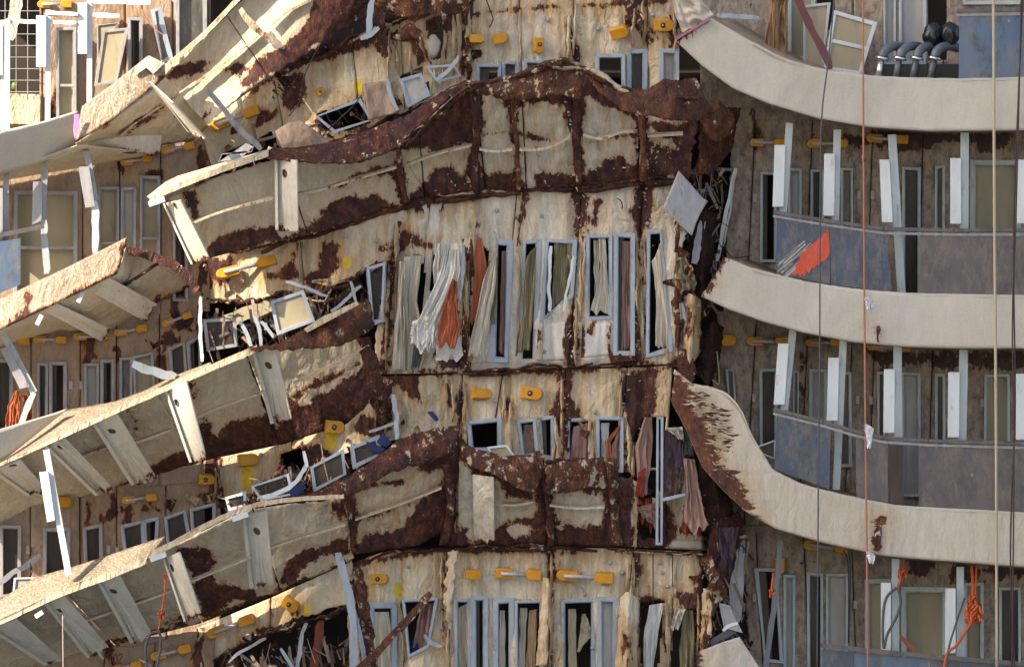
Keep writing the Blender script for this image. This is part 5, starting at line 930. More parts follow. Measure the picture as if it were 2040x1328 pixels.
def fixture(a, b, label, y=None, s=None):
    cx, cy = (a[0] + b[0]) / 2, (a[1] + b[1]) / 2; y = wy(cx, cy) - .03 if y is None else y
    if first[0]: o = FM; first[0] = False
    else:
        o = FM.copy(); COL.objects.link(o)
        for ch in MASTER_CH: c = ch.copy(); COL.objects.link(c); c.parent = o; c.matrix_parent_inverse = Matrix.Identity(4)
    l = math.dist(a, b) / S; o.location = W(cx, cy, y); k = (s or 1) * min(.86, max(.5, l / .66)); o.rotation_euler = (random.gauss(0, .12), math.atan2(b[1] - a[1], b[0] - a[0]) + random.gauss(0, .03), random.gauss(0, .08)); o.scale = (l / .66, k, k)
    o['label'] = label; return o
MASTER_CH = list(FM.children)
for ch in MASTER_CH: ch.matrix_parent_inverse = Matrix.Identity(4)
for a, b, lab in (((78, 10), (140, 8), 'yellow bracket at the top edge above the bright white posts'), ((425, 256), (512, 220), 'tilted yellow bracket behind the silver bar near the top left'), ((325, 300), (384, 286), 'yellow bracket under the top left balcony corner, nearest the tear'),
    ((244, 326), (300, 317), 'shaded yellow bracket under the top left balcony, second from the tear'), ((437, 550), (544, 523), 'sunlit yellow bracket on the cream plating left of the rust patches'), ((325, 644), (378, 626), 'bright yellow bracket just right of the torn second balcony'),
    ((232, 664), (292, 654), 'yellow bracket under the second left balcony, second from the right'), ((150, 671), (212, 668), 'yellow bracket under the second left balcony, third from the right'), ((70, 676), (130, 676), 'yellow bracket under the second left balcony, fourth from the right'), ((-10, 678), (54, 678), 'yellow bracket cut by the left edge of the picture'),
    ((246, 998), (308, 986), 'yellow bracket above the crumpled windows at the lower left'), ((418, 1262), (503, 1230), 'tilted yellow bracket below the lowest folded deck'), ((305, 1308), (377, 1289), 'yellow bracket beside the grey cable loop at the bottom left'), ((222, 1336), (282, 1322), 'yellow bracket at the bottom edge under the red painted digits'),
    ((990, 1140), (1073, 1141), 'yellow bracket above the third pair of bottom windows'), ((1115, 1144), (1217, 1146), 'widest yellow bracket at the bottom centre, level'), ((1440, 283), (1560, 284), 'yellow bracket at the left end below the top right balcony'), ((1610, 284), (1682, 284), 'shaded yellow bracket below the top right balcony, second from the left'),
    ((1730, 276), (1805, 278), 'shaded yellow bracket below the top right balcony, third from the left'), ((1490, 680), (1565, 681), 'yellow bracket at the left below the middle right balcony'), ((1608, 682), (1672, 683), 'yellow bracket behind the dark rope below the middle right balcony'), ((1730, 684), (1808, 688), 'yellow bracket mostly hidden below the middle right balcony'), ((1603, 1086), (1686, 1092), 'yellow bracket below the lower right balcony')):
    right = a[0] > 1400
    if a == (1440, 283): a = (1497, 283)
    fixture(a, b, lab, y=(1.02 if right else (1.07 if a == (78, 10) else None)), s=1.0)
FM['label'] = 'yellow bracket at the top edge above the bright white posts'
EYE = endblock().build('yellow_eye_bracket', YEL, None, bev=.01); EM = EYE.data; first2 = [True]
EYR = None
for (x, y, ang, sc, lab, eye) in ((950, 80, 0, .55, 'small flat yellow bracket at the left of the top centre wall', 0), (998, 76, -.15, .6, 'small tilted yellow bracket second from the left at the top centre', 0), (1070, 93, 1.57, .62, 'upright yellow bracket with a black mark at the top centre', 1), (1236, 61, -.35, .75, 'yellow bracket tilted down left above the top centre windows', 0),
    (1323, 50, 0, .75, 'yellow eye bracket beside the torn corner of the top right balcony', 1), (638, 181, -.5, .4, 'tiny yellow eye bracket on the plating near the yellow spot at the top', 1), (957, 787, 0, .72, 'plain yellow bracket below the middle seam', 0), (1063, 783, .1, .75, 'yellow eye bracket below the middle seam', 1), (1446, 680, 0, .75, 'plain yellow bracket right of the big vertical tear', 0),
    (667, 850, .1, .75, 'sunlit yellow eye bracket above a sprayed yellow spot', 1), (494, 917, 0, .72, 'plain yellow bracket directly above a long yellow drip', 0), (413, 952, .05, .65, 'yellow eye bracket on a rusty crack left of the yellow drip', 1), (131, 1003, 0, .62, 'yellow block behind the leaning white post', 0), (583, 1203, .5, .75, 'yellow eye bracket left of the lowest yellow spot on the left', 1),
    (760, 1153, 0, .72, 'yellow eye bracket left of the round yellow spot at the bottom', 1), (943, 1141, 0, .6, 'small flat yellow bracket at the bottom left of the level ones', 0), (1555, 1127, 1.57, .62, 'upright yellow bracket above the bottom right windows', 0), (1440, 1166, 0, .4, 'tiny yellow bracket at the foot of the big vertical tear', 0), (1425, 838, .2, .01, '', 0)):
    if sc < .1: continue
    o = EYE if first2[0] else bpy.data.objects.new('yellow_eye_bracket', EM)
    if not first2[0]:
        COL.objects.link(o); md = o.modifiers.new('bevel', 'BEVEL'); md.width = .01; md.segments = 2; md.limit_method = 'ANGLE'
    first2[0] = False
    o.location = W(x, y, (1.04 if x > 1400 else wy(x, y) - .02)); o.rotation_euler = (random.gauss(0, .15), ang + random.gauss(0, .05), random.gauss(0, .2)); o.scale = (sc * random.uniform(1.1, 1.35), .9, sc * random.uniform(1.2, 1.45)); tag(o, lab, 'bracket', 'single yellow brackets left on the wall')
    if eye:
        MB().tube([(-.03, -.11, 0), (-.03, -.148, 0)], .036, 16).build('eye', BLACK, o, True).matrix_parent_inverse = Matrix.Identity(4)
        MB().tube([(-.03, -.15, 0), (-.03, -.160, 0)], .014, 10).build('stud', GREYT, o, True).matrix_parent_inverse = Matrix.Identity(4)

# ------------------------------------------------------------------ curtains and cloths
cloth('curtain', 'cream pleated curtain hanging in the torn window left of the white cloths', 'curtain', [(805, 512), (803, 600), (805, 735)], [(842, 508), (830, 600), (850, 690), (838, 735)], .02, BEIGE, 4, .05)
cloth('curtain', 'narrow beige curtain strip hanging outside left of the cream pleated curtain', 'curtain', [(796, 520), (790, 620), (780, 738)], [(806, 520), (806, 620), (806, 735)], -.06, BEIGE, 2, .04)
cloth('curtain', 'off white cloth twisted out of the window beside the terracotta one', 'curtain', [(885, 500), (870, 560), (840, 620), (820, 660), (818, 685)], [(915, 495), (918, 540), (900, 600), (875, 650), (862, 690)], -.28, CWHITE, 4, .06, hem=14)
cloth('curtain', 'pale cloth gathered at the window top above the terracotta one', 'curtain', [(868, 485), (862, 540), (868, 590)], [(925, 485), (926, 540), (918, 600)], -.2, CWHITE, 6, .05)
cloth('curtain', 'terracotta cloth bunched in front of the middle wall', 'curtain', [(902, 555), (885, 600), (873, 650), (872, 685)], [(910, 560), (912, 610), (918, 650), (905, 692)], -.34, TERRA, 4, .05, hem=12)
cloth('curtain', 'terracotta curtain hanging straight from a point in the middle wall', 'curtain', [(950, 470), (945, 560), (936, 645)], [(960, 475), (970, 540), (952, 640)], -.10, TERRA, 1.5, .02)
cloth('curtain', 'pale olive curtain flowing down to the left of the tall middle windows', 'curtain', [(985, 500), (962, 560), (945, 640), (932, 705)], [(990, 495), (988, 560), (975, 640), (962, 712)], -.16, BEIGE, 3, .05)
cloth('curtain', 'olive curtain strip behind the pale one at the middle windows', 'curtain', [(975, 520), (975, 600), (965, 640)], [(992, 510), (990, 580), (985, 645)], -.05, OLIVE, 2, .03)
cloth('curtain', 'olive curtain spilling out of the second tall middle window', 'curtain', [(1050, 510), (1040, 570), (1042, 620), (1028, 680), (1026, 705)], [(1068, 490), (1066, 560), (1062, 620), (1055, 700)], -.08, OLIVE, 3, .05)
cloth('curtain', 'dark olive curtain inside the broken frame of the middle wall', 'curtain', [(1105, 485), (1102, 550), (1100, 612)], [(1148, 480), (1143, 540), (1130, 600)], .10, OLIVE, 3, .06)
cloth('curtain', 'cream curtain gathered like a sack in the low square middle window', 'curtain', [(1192, 475), (1197, 530), (1185, 590), (1176, 622)], [(1206, 475), (1208, 530), (1218, 590), (1219, 622)], .06, BEIGE, 3, .04)
cloth('curtain', 'dim beige curtain at the left edge of the low square middle window', 'curtain', [(1182, 478), (1186, 620)], [(1196, 478), (1192, 620)], .12, BEIGE, 2, .04)
cloth('curtain', 'brown grey curtain inside the tall window right of the square one', 'curtain', [(1240, 480), (1238, 695)], [(1258, 480), (1254, 695)], .12, PINK, 2, .04)
cloth('curtain', 'cream curtain pulled to a point in the rightmost middle window', 'curtain', [(1300, 520), (1308, 600), (1305, 690)], [(1318, 480), (1328, 600), (1330, 690)], .05, BEIGE, 2, .04)
cloth('curtain', 'olive cloth hanging in the vertical tear beside the middle windows', 'curtain', [(1345, 530), (1340, 560), (1355, 580)], [(1365, 510), (1388, 560), (1385, 575)], -.05, OLIVE, 2, .05)
cloth('curtain', 'dusty pink curtain behind the small lower window left of the rust column', 'curtain', [(1045, 845), (1038, 900)], [(1068, 845), (1072, 905)], .08, PINK, 2, .03)
cloth('curtain', 'dusty pink curtain filling the square lower window', 'curtain', [(1142, 850), (1135, 930)], [(1170, 842), (1168, 930)], .10, PINK, 2, .03)
cloth('curtain', 'white curtain edge in the lower window with an orange fold', 'curtain', [(1198, 842), (1198, 935)], [(1214, 842), (1206, 935)], .10, CWHITE, 2, .03)
cloth('curtain', 'orange fold of curtain in the lower window left of the pink one', 'curtain', [(1232, 848), (1206, 880), (1210, 935)], [(1238, 848), (1216, 880), (1222, 935)], .02, TERRA, 2, .03)
cloth('curtain', 'pink curtain at the right of the lower window with an orange fold', 'curtain', [(1236, 848), (1218, 890), (1222, 940)], [(1240, 848), (1240, 890), (1238, 940)], .07, PINK, 2, .03)
cloth('curtain', 'pink mattress cover bulging from the lower opening right of the rust column', 'cloth', [(1285, 830), (1265, 890), (1268, 950), (1275, 985)], [(1300, 832), (1300, 880), (1296, 930), (1288, 985)], -.12, PINK, 1.5, .06)
cloth('curtain', 'dark striped blanket hanging in the lower opening beside the tear', 'blanket', [(1318, 855), (1310, 920), (1312, 975)], [(1362, 860), (1365, 930), (1358, 985)], -.15, plain('dark_striped_fabric', (.03, .02, .03), (.09, .06, .07), 9, .9, st=(3, 1, .5), dirt=(.2, .14, .12)), 4, .04)
cloth('curtain', 'patterned dark cloth below the striped blanket', 'blanket', [(1316, 930), (1320, 990)], [(1366, 930), (1350, 990)], -.18, plain('dark_brown_fabric', (.05, .03, .02), (.12, .08, .06), 14, .9, st=(2, 1, 1), dirt=(.3, .12, .08)), 3, .05)
cloth('curtain', 'black strap of cloth hanging right of the striped blanket', 'cloth', [(1360, 845), (1364, 910)], [(1378, 840), (1382, 910)], -.2, BLACK, 1, .03)
cloth('curtain', 'cream cap of cloth on top of the striped blanket', 'cloth', [(1325, 852), (1340, 860)], [(1360, 850), (1362, 880)], -.26, BEIGE, 2, .05)
cloth('curtain', 'long dusty pink cloth hanging right of the patterned one', 'cloth', [(1362, 912), (1368, 980), (1358, 1050)], [(1385, 915), (1392, 980), (1410, 1052)], -.22, PINK, 3, .06, hem=16)
cloth('curtain', 'red cloth showing under the long dusty pink cloth', 'cloth', [(1362, 1005), (1358, 1045)], [(1405, 1010), (1398, 1055)], -.10, REDC, 4, .05, hem=18)
cloth('curtain', 'red cloth tip hanging from the pink mattress cover', 'cloth', [(1272, 940), (1265, 985)], [(1288, 930), (1280, 990)], -.20, REDC, 2, .03)
cloth('curtain', 'pink cloth pulled tight across the opening above the thin blue grey frame', 'cloth', [(1270, 1010), (1280, 1030)], [(1308, 1000), (1310, 1055)], -.08, PINK, 3, .05)
cloth('curtain', 'dark red cloth in the opening behind the tight pink one', 'cloth', [(1268, 995), (1275, 1030)], [(1304, 990), (1300, 1050)], .12, REDC, 3, .08, hem=14)
cloth('curtain', 'brown drape hanging behind the torn top of the right tear', 'curtain', [(1540, -20), (1525, 60), (1520, 100)], [(1572, -20), (1565, 60), (1568, 115)], .5, plain('brown_drape', (.20, .11, .06), (.27, .16, .09), 3, .9), 3, .08)
cloth('curtain', 'grey tarpaulin stretched at the top behind the torn right balcony corner', 'tarpaulin', [(1338, -20), (1345, 30), (1360, 62)], [(1380, -20), (1420, 30), (1422, 36)], -.3, BEIGE, 1.5, .08)
cloth('curtain', 'terracotta cloth tied under the bent grey post at the left edge', 'cloth', [(30, 778), (15, 810), (10, 850)], [(42, 778), (42, 810), (38, 855)], -.1, TERRA, 3, .05, hem=5)
cloth('curtain', 'second fold of terracotta cloth right of the post foot at the left edge', 'cloth', [(45, 785), (50, 850)], [(55, 785), (64, 830)], 0, TERRA, 2, .04)
cloth('curtain', 'thin beige curtain in the first bottom window', 'curtain', [(742, 1218), (745, 1400)], [(775, 1218), (790, 1400)], .12, BEIGE, 3, .05)
cloth('curtain', 'tan cloth behind the narrow bottom window left of its taller neighbour', 'curtain', [(912, 1210), (912, 1400)], [(933, 1200), (930, 1400)], .16, PANET, 1.5, .04)
cloth('curtain', 'grey cloth strip inside the bottom window under the tubes', 'curtain', [(996, 1215), (992, 1400)], [(1006, 1215), (1008, 1400)], .16, BEIGE, 1.5, .04)
cloth('curtain', 'brown cloth hanging in the first tall window of the middle wall', 'curtain', [(1000, 500), (994, 700)], [(1010, 500), (1002, 705)], .15, PINK, 1.5, .03)
cloth('curtain', 'limp pale cloth fold lying over the sill of the torn window at the middle left', 'curtain', [(822, 640), (815, 680)], [(868, 620), (862, 700)], -.3, CWHITE, 3, .07, hem=16)
cloth('curtain', 'torn white sheet corner hanging below the terracotta cloth', 'curtain', [(868, 680), (868, 720)], [(918, 670), (922, 712)], -.06, WSHEET, 2, .03, hem=12)
for q, nm, mt in (([(1072, 648), (1126, 640), (1124, 716), (1068, 718)], 'white_plate', WCLEAN), ([(1160, 645), (1218, 642), (1214, 706), (1158, 712)], 'white_plate', WCLEAN), ([(868, 660), (922, 655), (922, 715), (862, 716)], 'white_plate', WCLEAN), ([(930, 722), (1125, 718), (1125, 733), (930, 738)], 'grey_band', GBAND), ([(1150, 716), (1218, 712), (1218, 728), (1150, 730)], 'grey_band', GBAND), ([(1330, 1073), (1408, 1076), (1412, 1094), (1330, 1090)], 'grey_band', GBAND)):
    sheet(nm, [q[0], q[1]], [q[3], q[2]], mt, parent=w13 if q[0][0] == 1330 else w11, off=-.018, crum=.003, step=4, base=40, rust=[L(5, q[0], q[3]), L(5, q[1], q[2])])
cloth('curtain', 'grey brown curtain in the second bottom window', 'curtain', [(838, 1200), (822, 1290)], [(866, 1200), (852, 1290)], .12, PINK, 2, .05)
cloth('curtain', 'tan boards showing in the bottom window left of the centre bracket', 'curtain', [(1036, 1210), (1032, 1400)], [(1050, 1210), (1042, 1400)], .12, BEIGE, 1, .03)
cloth('curtain', 'orange stained sheet in the bottom window left of the centre bracket', 'curtain', [(1055, 1215), (1042, 1400)], [(1070, 1212), (1062, 1400)], .14, plain('orange_stained_sheet', (.40, .20, .09), (.50, .36, .22), 5, .8), 1.5, .04)
cloth('curtain', 'tan board standing in the large rounded bottom window', 'board', [(1132, 1212), (1132, 1400)], [(1147, 1212), (1150, 1400)], .2, PANET, .6, .02)
cloth('curtain', 'bent tan board leaning in the large rounded bottom window', 'board', [(1160, 1222), (1150, 1300)], [(1166, 1222), (1182, 1260)], .16, PANET, .6, .03)
cloth('curtain', 'grey white plastic sheet twisting out of the first jagged bottom hole', 'plastic sheet', [(1294, 1205), (1282, 1270), (1282, 1400)], [(1322, 1200), (1310, 1270), (1292, 1400)], -.02, CWHITE, 2, .06)
cloth('curtain', 'olive tarpaulin hanging in the second jagged bottom hole', 'tarpaulin', [(1362, 1215), (1355, 1280), (1350, 1400)], [(1380, 1215), (1385, 1280), (1378, 1400)], .02, OLIVE, 2, .06)
cloth('curtain', 'tan folded sheet at the left side of the second jagged bottom hole', 'cloth', [(1345, 1210), (1336, 1250)], [(1366, 1212), (1352, 1252)], -.05, BEIGE, 1.5, .05)
cloth('curtain', 'dark purple torn tarpaulin in the lower tear above the white end plate', 'tarpaulin', [(1425, 1050), (1432, 1130)], [(1470, 1050), (1455, 1130)], .0, plain('dark_purple_tarpaulin', (.05, .035, .05), (.09, .06, .08), 6, .6), 3, .08, hem=14)
cloth('curtain', 'pale grey sheet hanging between the lower tear and the right wall', 'plastic sheet', [(1470, 1075), (1455, 1150), (1450, 1240)], [(1485, 1075), (1482, 1150), (1478, 1240)], .4, plain('pale_grey_sheet', (.36, .36, .38), (.44, .43, .44), 3, .7), 1, .03)
for x, y, lab in ((1731, 592, 'white rag tied to the salmon rope in front of the middle right balcony'), (1731, 845, 'long white rag tied to the salmon rope above the lower railing'), (1734, 1098, 'white rag on the salmon rope at the foot of the lower right balcony')):
    cloth('rag', lab, 'rag', [(x - 8, y), (x - 7, y + 10), (x - 3, y + (46 if y == 845 else 22))], [(x - 4, y), (x + 10, y + 8), (x + (3 if y == 845 else 6), y + (48 if y == 845 else 26))], -.62, plain('white_rag', (.66, .68, .72), (.74, .75, .78), 6, .9) if y == 592 else bpy.data.materials['white_rag'], 3, .03, hem=3, group='white rags tied to the salmon rope')

# ------------------------------------------------------------------ loose frames and panels
def loose(label, q, fw, y, mat=None, pane=None, name='loose_window_frame', mid=None, cat='window frame'):
    t = thing(name, label, cat, (q[3][0], q[3][1], y)); m = MB(); qi = ring(m, q, fw, y - .03, y + .03)
    if mid:
        for k in mid:
            m.bar(tuple(a + (b - a) * k for a, b in zip(qi[0], qi[3])), tuple(a + (b - a) * k for a, b in zip(qi[1], qi[2])), fw * .9, y - .02, th=.04)
    m.build('frame', mat or ALU, t, bev=.003)
    if pane: MB().quadbox(qi, y - .002, y + .008).build('pane', pane, t)
    return t
loose('tilted framed tan panel leaning behind the tall white post at the top left', [(206, 60), (257, 55), (233, 165), (187, 172)], 6, .75, ALUD, PANET)
loose('upright framed tan panel with a middle bar at the top left', [(193, 50), (238, 45), (225, 60), (195, 150)], 3, .95, ALUD, PANET)
loose('framed pane standing left of the glass door at the top left', [(300, 20), (320, 15), (345, 115), (325, 125)], 4, .6, ALU, PANE)
loose('square framed cream panel propped in the torn gap at the middle left', [(538, 600), (605, 577), (628, 640), (552, 668)], 7, -.05, ALU, PANET, 'framed_board')
loose('small white frame above the speckled edge in the torn gap', [(404, 636), (470, 632), (474, 690), (412, 700)], 7, .25, ALUD, PANED)
loose('crushed window frame in the hole near the top, below the yellow spot', [(628, 232), (718, 195), (742, 240), (665, 266)], 5, -.15, ALU)
loose('blue grey frame with clear pane hanging left of the top centre', [(795, 158), (840, 145), (858, 190), (812, 215)], 7, -.1, ALU, PANEG)
loose('bent small frame right of the clear pane at the top', [(848, 132), (905, 128), (920, 152), (870, 165)], 5, -.2, ALU)
loose('leaning frame member pair above the rust band at the top left of centre', [(436, 322), (490, 285), (505, 292), (478, 318)], 4, -.2, ALUD)
loose('wide frame in the gap below the two yellow spots', [(618, 930), (685, 893), (690, 945), (625, 980)], 6, -.15, ALU, PANED)
loose('square frame left of the dark folded rust sheet, dark inside', [(697, 890), (755, 865), (762, 905), (703, 935)], 8, -.2, ALU, PANED)
loose('low wide frame in the gap above the lowest folded deck', [(500, 968), (575, 942), (585, 985), (520, 998)], 5, -.1, WPOST, PANED)
loose('crushed pale frame above the lowest folded deck near its fold', [(448, 990), (490, 978), (492, 1008), (455, 1018)], 6, .0, WPOST, PANED)
loose('narrow leaning window frame in the gap beside the middle wall', [(730, 532), (768, 522), (762, 640), (742, 650)], 6, -.12, ALU)
loose('twisted white frame with panel resting over the small lower windows', [(970, 890), (1010, 885), (1030, 915), (985, 920)], 4, -.55, WPOST, PANET, 'framed_board')
loose('frame hanging open at the bottom right of the vertical tear', [(1432, 1200), (1452, 1205), (1480, 1260), (1442, 1250)], 4, -.1, ALU, PANEG)
loose('tall thin blue grey frame standing at the right of the striped blanket opening', [(1308, 830), (1322, 830), (1320, 1085), (1306, 1085)], 5, -.25, ALU)
loose('leaning white framed closet doors behind the dark red pole', [(1660, 20), (1748, 45), (1715, 150), (1640, 140)], 8, .6, WPOST, PANET, mid=[.5])
loose('grey framed door leaning right of the dark red pole', [(1600, 10), (1655, 5), (1640, 140), (1600, 130)], 6, .7, PPOST, PANET)
loose('crumpled windows frame at the lower left beside the leaning bars', [(28, 1150), (85, 1148), (80, 1180), (24, 1190)], 4, .0, WPOST, PANEG)
loose('thin long frame at the right side of the vertical tear beside the yellow bracket', [(1445, 735), (1462, 735), (1468, 820), (1452, 800)], 4, 1.0, ALUD, PANED)
loose('dark frame piece at the left tip of the lower right railing', [(1505, 890), (1545, 875), (1545, 915), (1520, 905)], 4, -.1, WPOST, PANED)
for k, (a, b, w, y, lab) in enumerate((((855, 88), (748, 60), 0, 0, ''), ((880, 118), (908, 150), 0, 0, ''))): pass
SL = [((735, 72), (742, 0), 12, -.45, 'silver strip pointing up beside the black hole near the top'), ((718, 78), (755, 55), 10, -.5, 'short silver bracket at the foot of the strip near the top'), ((913, 115), (868, 160), 8, -.3, 'diagonal blue grey strip above the rust band near the top'),
      ((771, 160), (792, 220), 8, -.25, 'narrow strip hanging beside the tan board near the top'), ((345, 5), (395, -40), 11, .1, 'silver diagonal bar at the top edge left of the folded deck'), ((318, 15), (340, 115), 9, .1, 'silver upright bar with holes at the top left'), ((400, 590), (402, 720), 7, -.2, 'thin white edge strip at the left end of the torn gap'),
      ((520, 640), (545, 672), 7, -.1, 'thin strip leaning in the torn gap left of the cream panel'), ((478, 640), (500, 690), 8, -.05, 'grey strip leaning at the left in the torn gap'), ((505, 625), (520, 690), 7, .0, 'grey upright strip in the torn gap'), ((660, 620), (718, 568), 6, -.2, 'thin diagonal strip across the dark hollow of the torn gap'), ((570, 560), (650, 590), 6, -.1, 'bent pipe along the upper edge of the torn gap'),
      ((700, 560), (718, 640), 6, -.3, 'pale splinter hanging at the right of the torn gap'), ((1145, 510), (1125, 620), 5, -.25, 'white broken edge of the window hanging loose in the middle wall'), ((1145, 505), (1150, 512), 4, -.25, 'tiny tip of the broken window edge'), ((1098, 490), (1096, 620), 7, -.02, 'white inner frame bar of the broken middle window'),
      ((845, 1265), (880, 1288), 8, -.3, 'short bent strip at the foot of the diagonal rusty beam'), ((1316, 995), (1365, 985), 6, -.3, 'short level strip crossing the tall thin frame'), ((1470, 1240), (1440, 1255), 7, -.3, 'short grey strip over the white end plate'), ((560, 1290), (590, 1340), 7, -.05, 'grey strip at the bottom edge left of the long bent frame member'), ((610, 1240), (590, 1340), 8, .0, 'pale strip at the bottom beside the dark red board'),
      ((455, 1318), (530, 1270), 6, .1, 'pale strip along the lower edge of the bottom left plating'), ((380, 1075), (400, 1058), 5, .1, 'short strip in the crumpled lower left windows'), ((1368, 560), (1392, 610), 8, .0, 'thin silver strip in the vertical tear below the olive cloth'), ((1350, 590), (1365, 640), 8, -.1, 'grey bent strip beside the rightmost middle window'), ((735, 860), (790, 840), 6, -.3, 'pale strip above the navy cushions')]
for a, b, w, y, lab in SL: plank('metal_strip', lab, 'metal strip', a, b, w, y, y, WPOST if 'white' in lab else ALUD if 'pale' in lab else ALU, .03, bend=random.uniform(-5, 5))
plank('board', 'dark red board standing at the bottom edge in the torn corner', 'board', (640, 1235), (622, 1345), 16, .3, .3, plain('dark_red_board', (.14, .03, .02), (.18, .05, .03), 4, .7), .04)
plank('board', 'red brown board inside the vertical tear near its top', 'board', (1385, 345), (1420, 318), 22, .6, .7, REDPLY, .04)
plank('board', 'grey green board leaning over the white end plate', 'board', (1415, 1280), (1470, 1250), 14, -.1, -.1, PIPE, .03)
plank('board', 'brown board across the dark hollow of the torn gap', 'board', (655, 612), (720, 565), 20, .5, .4, plain('brown_board', (.16, .10, .06), (.22, .14, .09), 4, .8), .05)
plank('board', 'tan board lying at the left of the torn gap behind the strips', 'board', (420, 650), (560, 600), 26, .8, .6, PANET, .05)
# navy cushions
for q, lab in (([(728, 878), (770, 893), (758, 905), (742, 900)], 'navy cushion lying left in the gap above the folded rust sheet'), ([(750, 880), (762, 862), (782, 882), (770, 892)], 'navy cushion standing right in the gap above the folded rust sheet'), ([(850, 820), (862, 818), (875, 835), (868, 840)], 'small navy box on the plating above the folded rust sheet'), ([(575, 975), (610, 960), (600, 985), (580, 992)], 'navy cloth patch behind the curved white bar'), ([(820, 1275), (830, 1265), (835, 1300), (820, 1302)], 'faded navy panel in the second bottom window')):
    o = prism('cushion', q, -.35 if 'faded' not in lab else .1, -.25 if 'faded' not in lab else .14, NAVY); tag(o, lab, 'cushion')
    md = o.modifiers.new('bevel', 'BEVEL'); md.width = .015; md.segments = 2
# grille
g = thing('vent_grille', 'black slatted grille hanging below the off white cloth', 'grille', (825, 735, -.1))
for k in range(11): MB().bar((829 - k * .6, 692 + k * 4), (843 - k * 1.0, 686 + k * 4), 2, -.08, th=.03).build('slat', BLACK, g)
MB().bar((826, 690), (820, 735), 2, -.1, th=.04).bar((845, 684), (833, 733), 2, -.1, th=.04).build('side_rail', BLACK, g)
# stuffed bundle at the top
m = MB(); V = []; F = []; nu, nv = 18, 12
for j in range(nv + 1):
    for i in range(nu):
        a = 2 * math.pi * i / nu; b = math.pi * j / nv; r = 1 + .25 * nz(math.cos(a) * 2, math.sin(a) * 2, b * 2)
        V.append(W(862 + 15 * math.sin(b) * math.cos(a) * r, 92 - 24 * math.cos(b), .05 - .12 * math.sin(b) * math.sin(a) * r))
F = [(j * nu + i, j * nu + (i + 1) % nu, (j + 1) * nu + (i + 1) % nu, (j + 1) * nu + i) for j in range(nv) for i in range(nu)]
tag(obj('cloth_bundle', V, F, BEIGE, None, True), 'beige cloth bundle stuck in the dark hole near the top', 'bundle')

# ------------------------------------------------------------------ pipes and bags at the top right
for k, x in enumerate((1752, 1787, 1821, 1856)):
    t = thing('pipe_elbow', ['grey pipe elbow farthest left in the row at the top right', 'grey pipe elbow second from the left at the top right', 'grey pipe elbow third from the left at the top right', 'grey pipe elbow nearest the blue panel at the top right'][k], 'pipe', (x, 150, .1), 'row of grey pipe elbows on the top right balcony')
    P = [W(x + 46, 96 - 0, .5), W(x + 36, 93, .35), W(x + 24, 95, .22), W(x + 13, 104, .16), W(x + 8, 118, .15)]
    MB().tube([W(*p) for p in smoothpts([(x + 52, 96, .5), (x + 36, 92, .35), (x + 20, 95, .22), (x + 9, 105, .16), (x + 6, 118, .15)])], .062, 14).build('elbow', PIPE, t, True)
    MB().tube([W(x + 6, 114, .15), W(x + 5, 119, .15)], .09, 18).build('collar', CHROME, t, True)
    MB().tube([W(x + 6, 112, .15), W(x + 6, 114.5, .15)], .075, 18).build('ring', BLACK, t, True)
    MB().tube([W(x + 4, 119, .15), W(x - 3, 158, .12)], .045, 12).build('tail_pipe', PIPE if k else CHROME, t, True)
for k, (x, y) in enumerate(((1858, 68), (1893, 66))):
    V = []; nu, nv = 22, 14; sx = k * 7
    for j in range(nv + 1):
        for i in range(nu):
            a = 2 * math.pi * i / nu; b = math.pi * j / nv; r = 1 + .35 * nz(math.cos(a) * 2.5 + sx, math.sin(a) * 2.5, b * 2.5)
            V.append(W(x + 19 * math.sin(b) * math.cos(a) * r, y + 2 - 24 * math.cos(b) * (1 + .1 * nz(a, b, sx)), .35 - .13 * math.sin(b) * math.sin(a) * r))
    F = [(j * nu + i, j * nu + (i + 1) % nu, (j + 1) * nu + (i + 1) % nu, (j + 1) * nu + i) for j in range(nv) for i in range(nu)]
    tag(obj('rubbish_bag', V, F, plain('black_plastic', (.006, .007, .010), (.014, .016, .024), 5, .3, spec=.5) if k == 0 else bpy.data.materials['black_plastic'], None, True), ['shiny black bag on the left behind the grey pipes', 'shiny black bag on the right beside the blue panel'][k], 'bag')
tag(obj('equipment_box', *boxv(*([W(1760, 0, .2).x, W(1910, 0, .2).x]), .18, .8, W(0, 158, .2).z, W(0, 128, .2).z), BLACK), 'low dark box behind the row of grey pipe elbows', 'box')

# ------------------------------------------------------------------ ropes and cables
cable('rope', 'thin dark rope crossing the right balconies left of the salmon rope', 'rope', [(1668, -60, -.7), (1650, 120, -.75), (1637, 235, -.8), (1634, 400, -.8), (1633, 700, -.75), (1630, 1000, -.75), (1628, 1340, -.7)], .010, RGREY)
rs = cable('rope', 'salmon rope with white rags hanging down the right balconies', 'rope', [(1719, -60, -.6), (1720, 235, -.62), (1722, 590, -.62), (1724, 840, -.6), (1727, 1100, -.6), (1729, 1345, -.6)], .013, RSALMON)
cable('rope', 'thick cream rope hanging near the right edge', 'rope', [(1979, -60, -.6), (1981, 400, -.62), (1984, 800, -.62), (1986, 1345, -.6)], .019, RCREAM)
cable('rope', 'dark double rope at the right edge, front strand', 'rope', [(2036, -60, -.6), (2025, 400, -.62), (2017, 640, -.6), (2020, 900, -.62), (2016, 1345, -.6)], .010, RDARK)
cable('rope', 'dark double rope at the right edge, back strand', 'rope', [(2040, -60, -.55), (2020, 440, -.58), (2022, 800, -.55), (2013, 1100, -.58), (2022, 1345, -.55)], .011, RDARK)
MB().tube([W(1719, 308, -.62), W(1720, 322, -.62)], .04, 8, [.4, 1, 1, .4]).build('knot', RSALMON, rs, True)
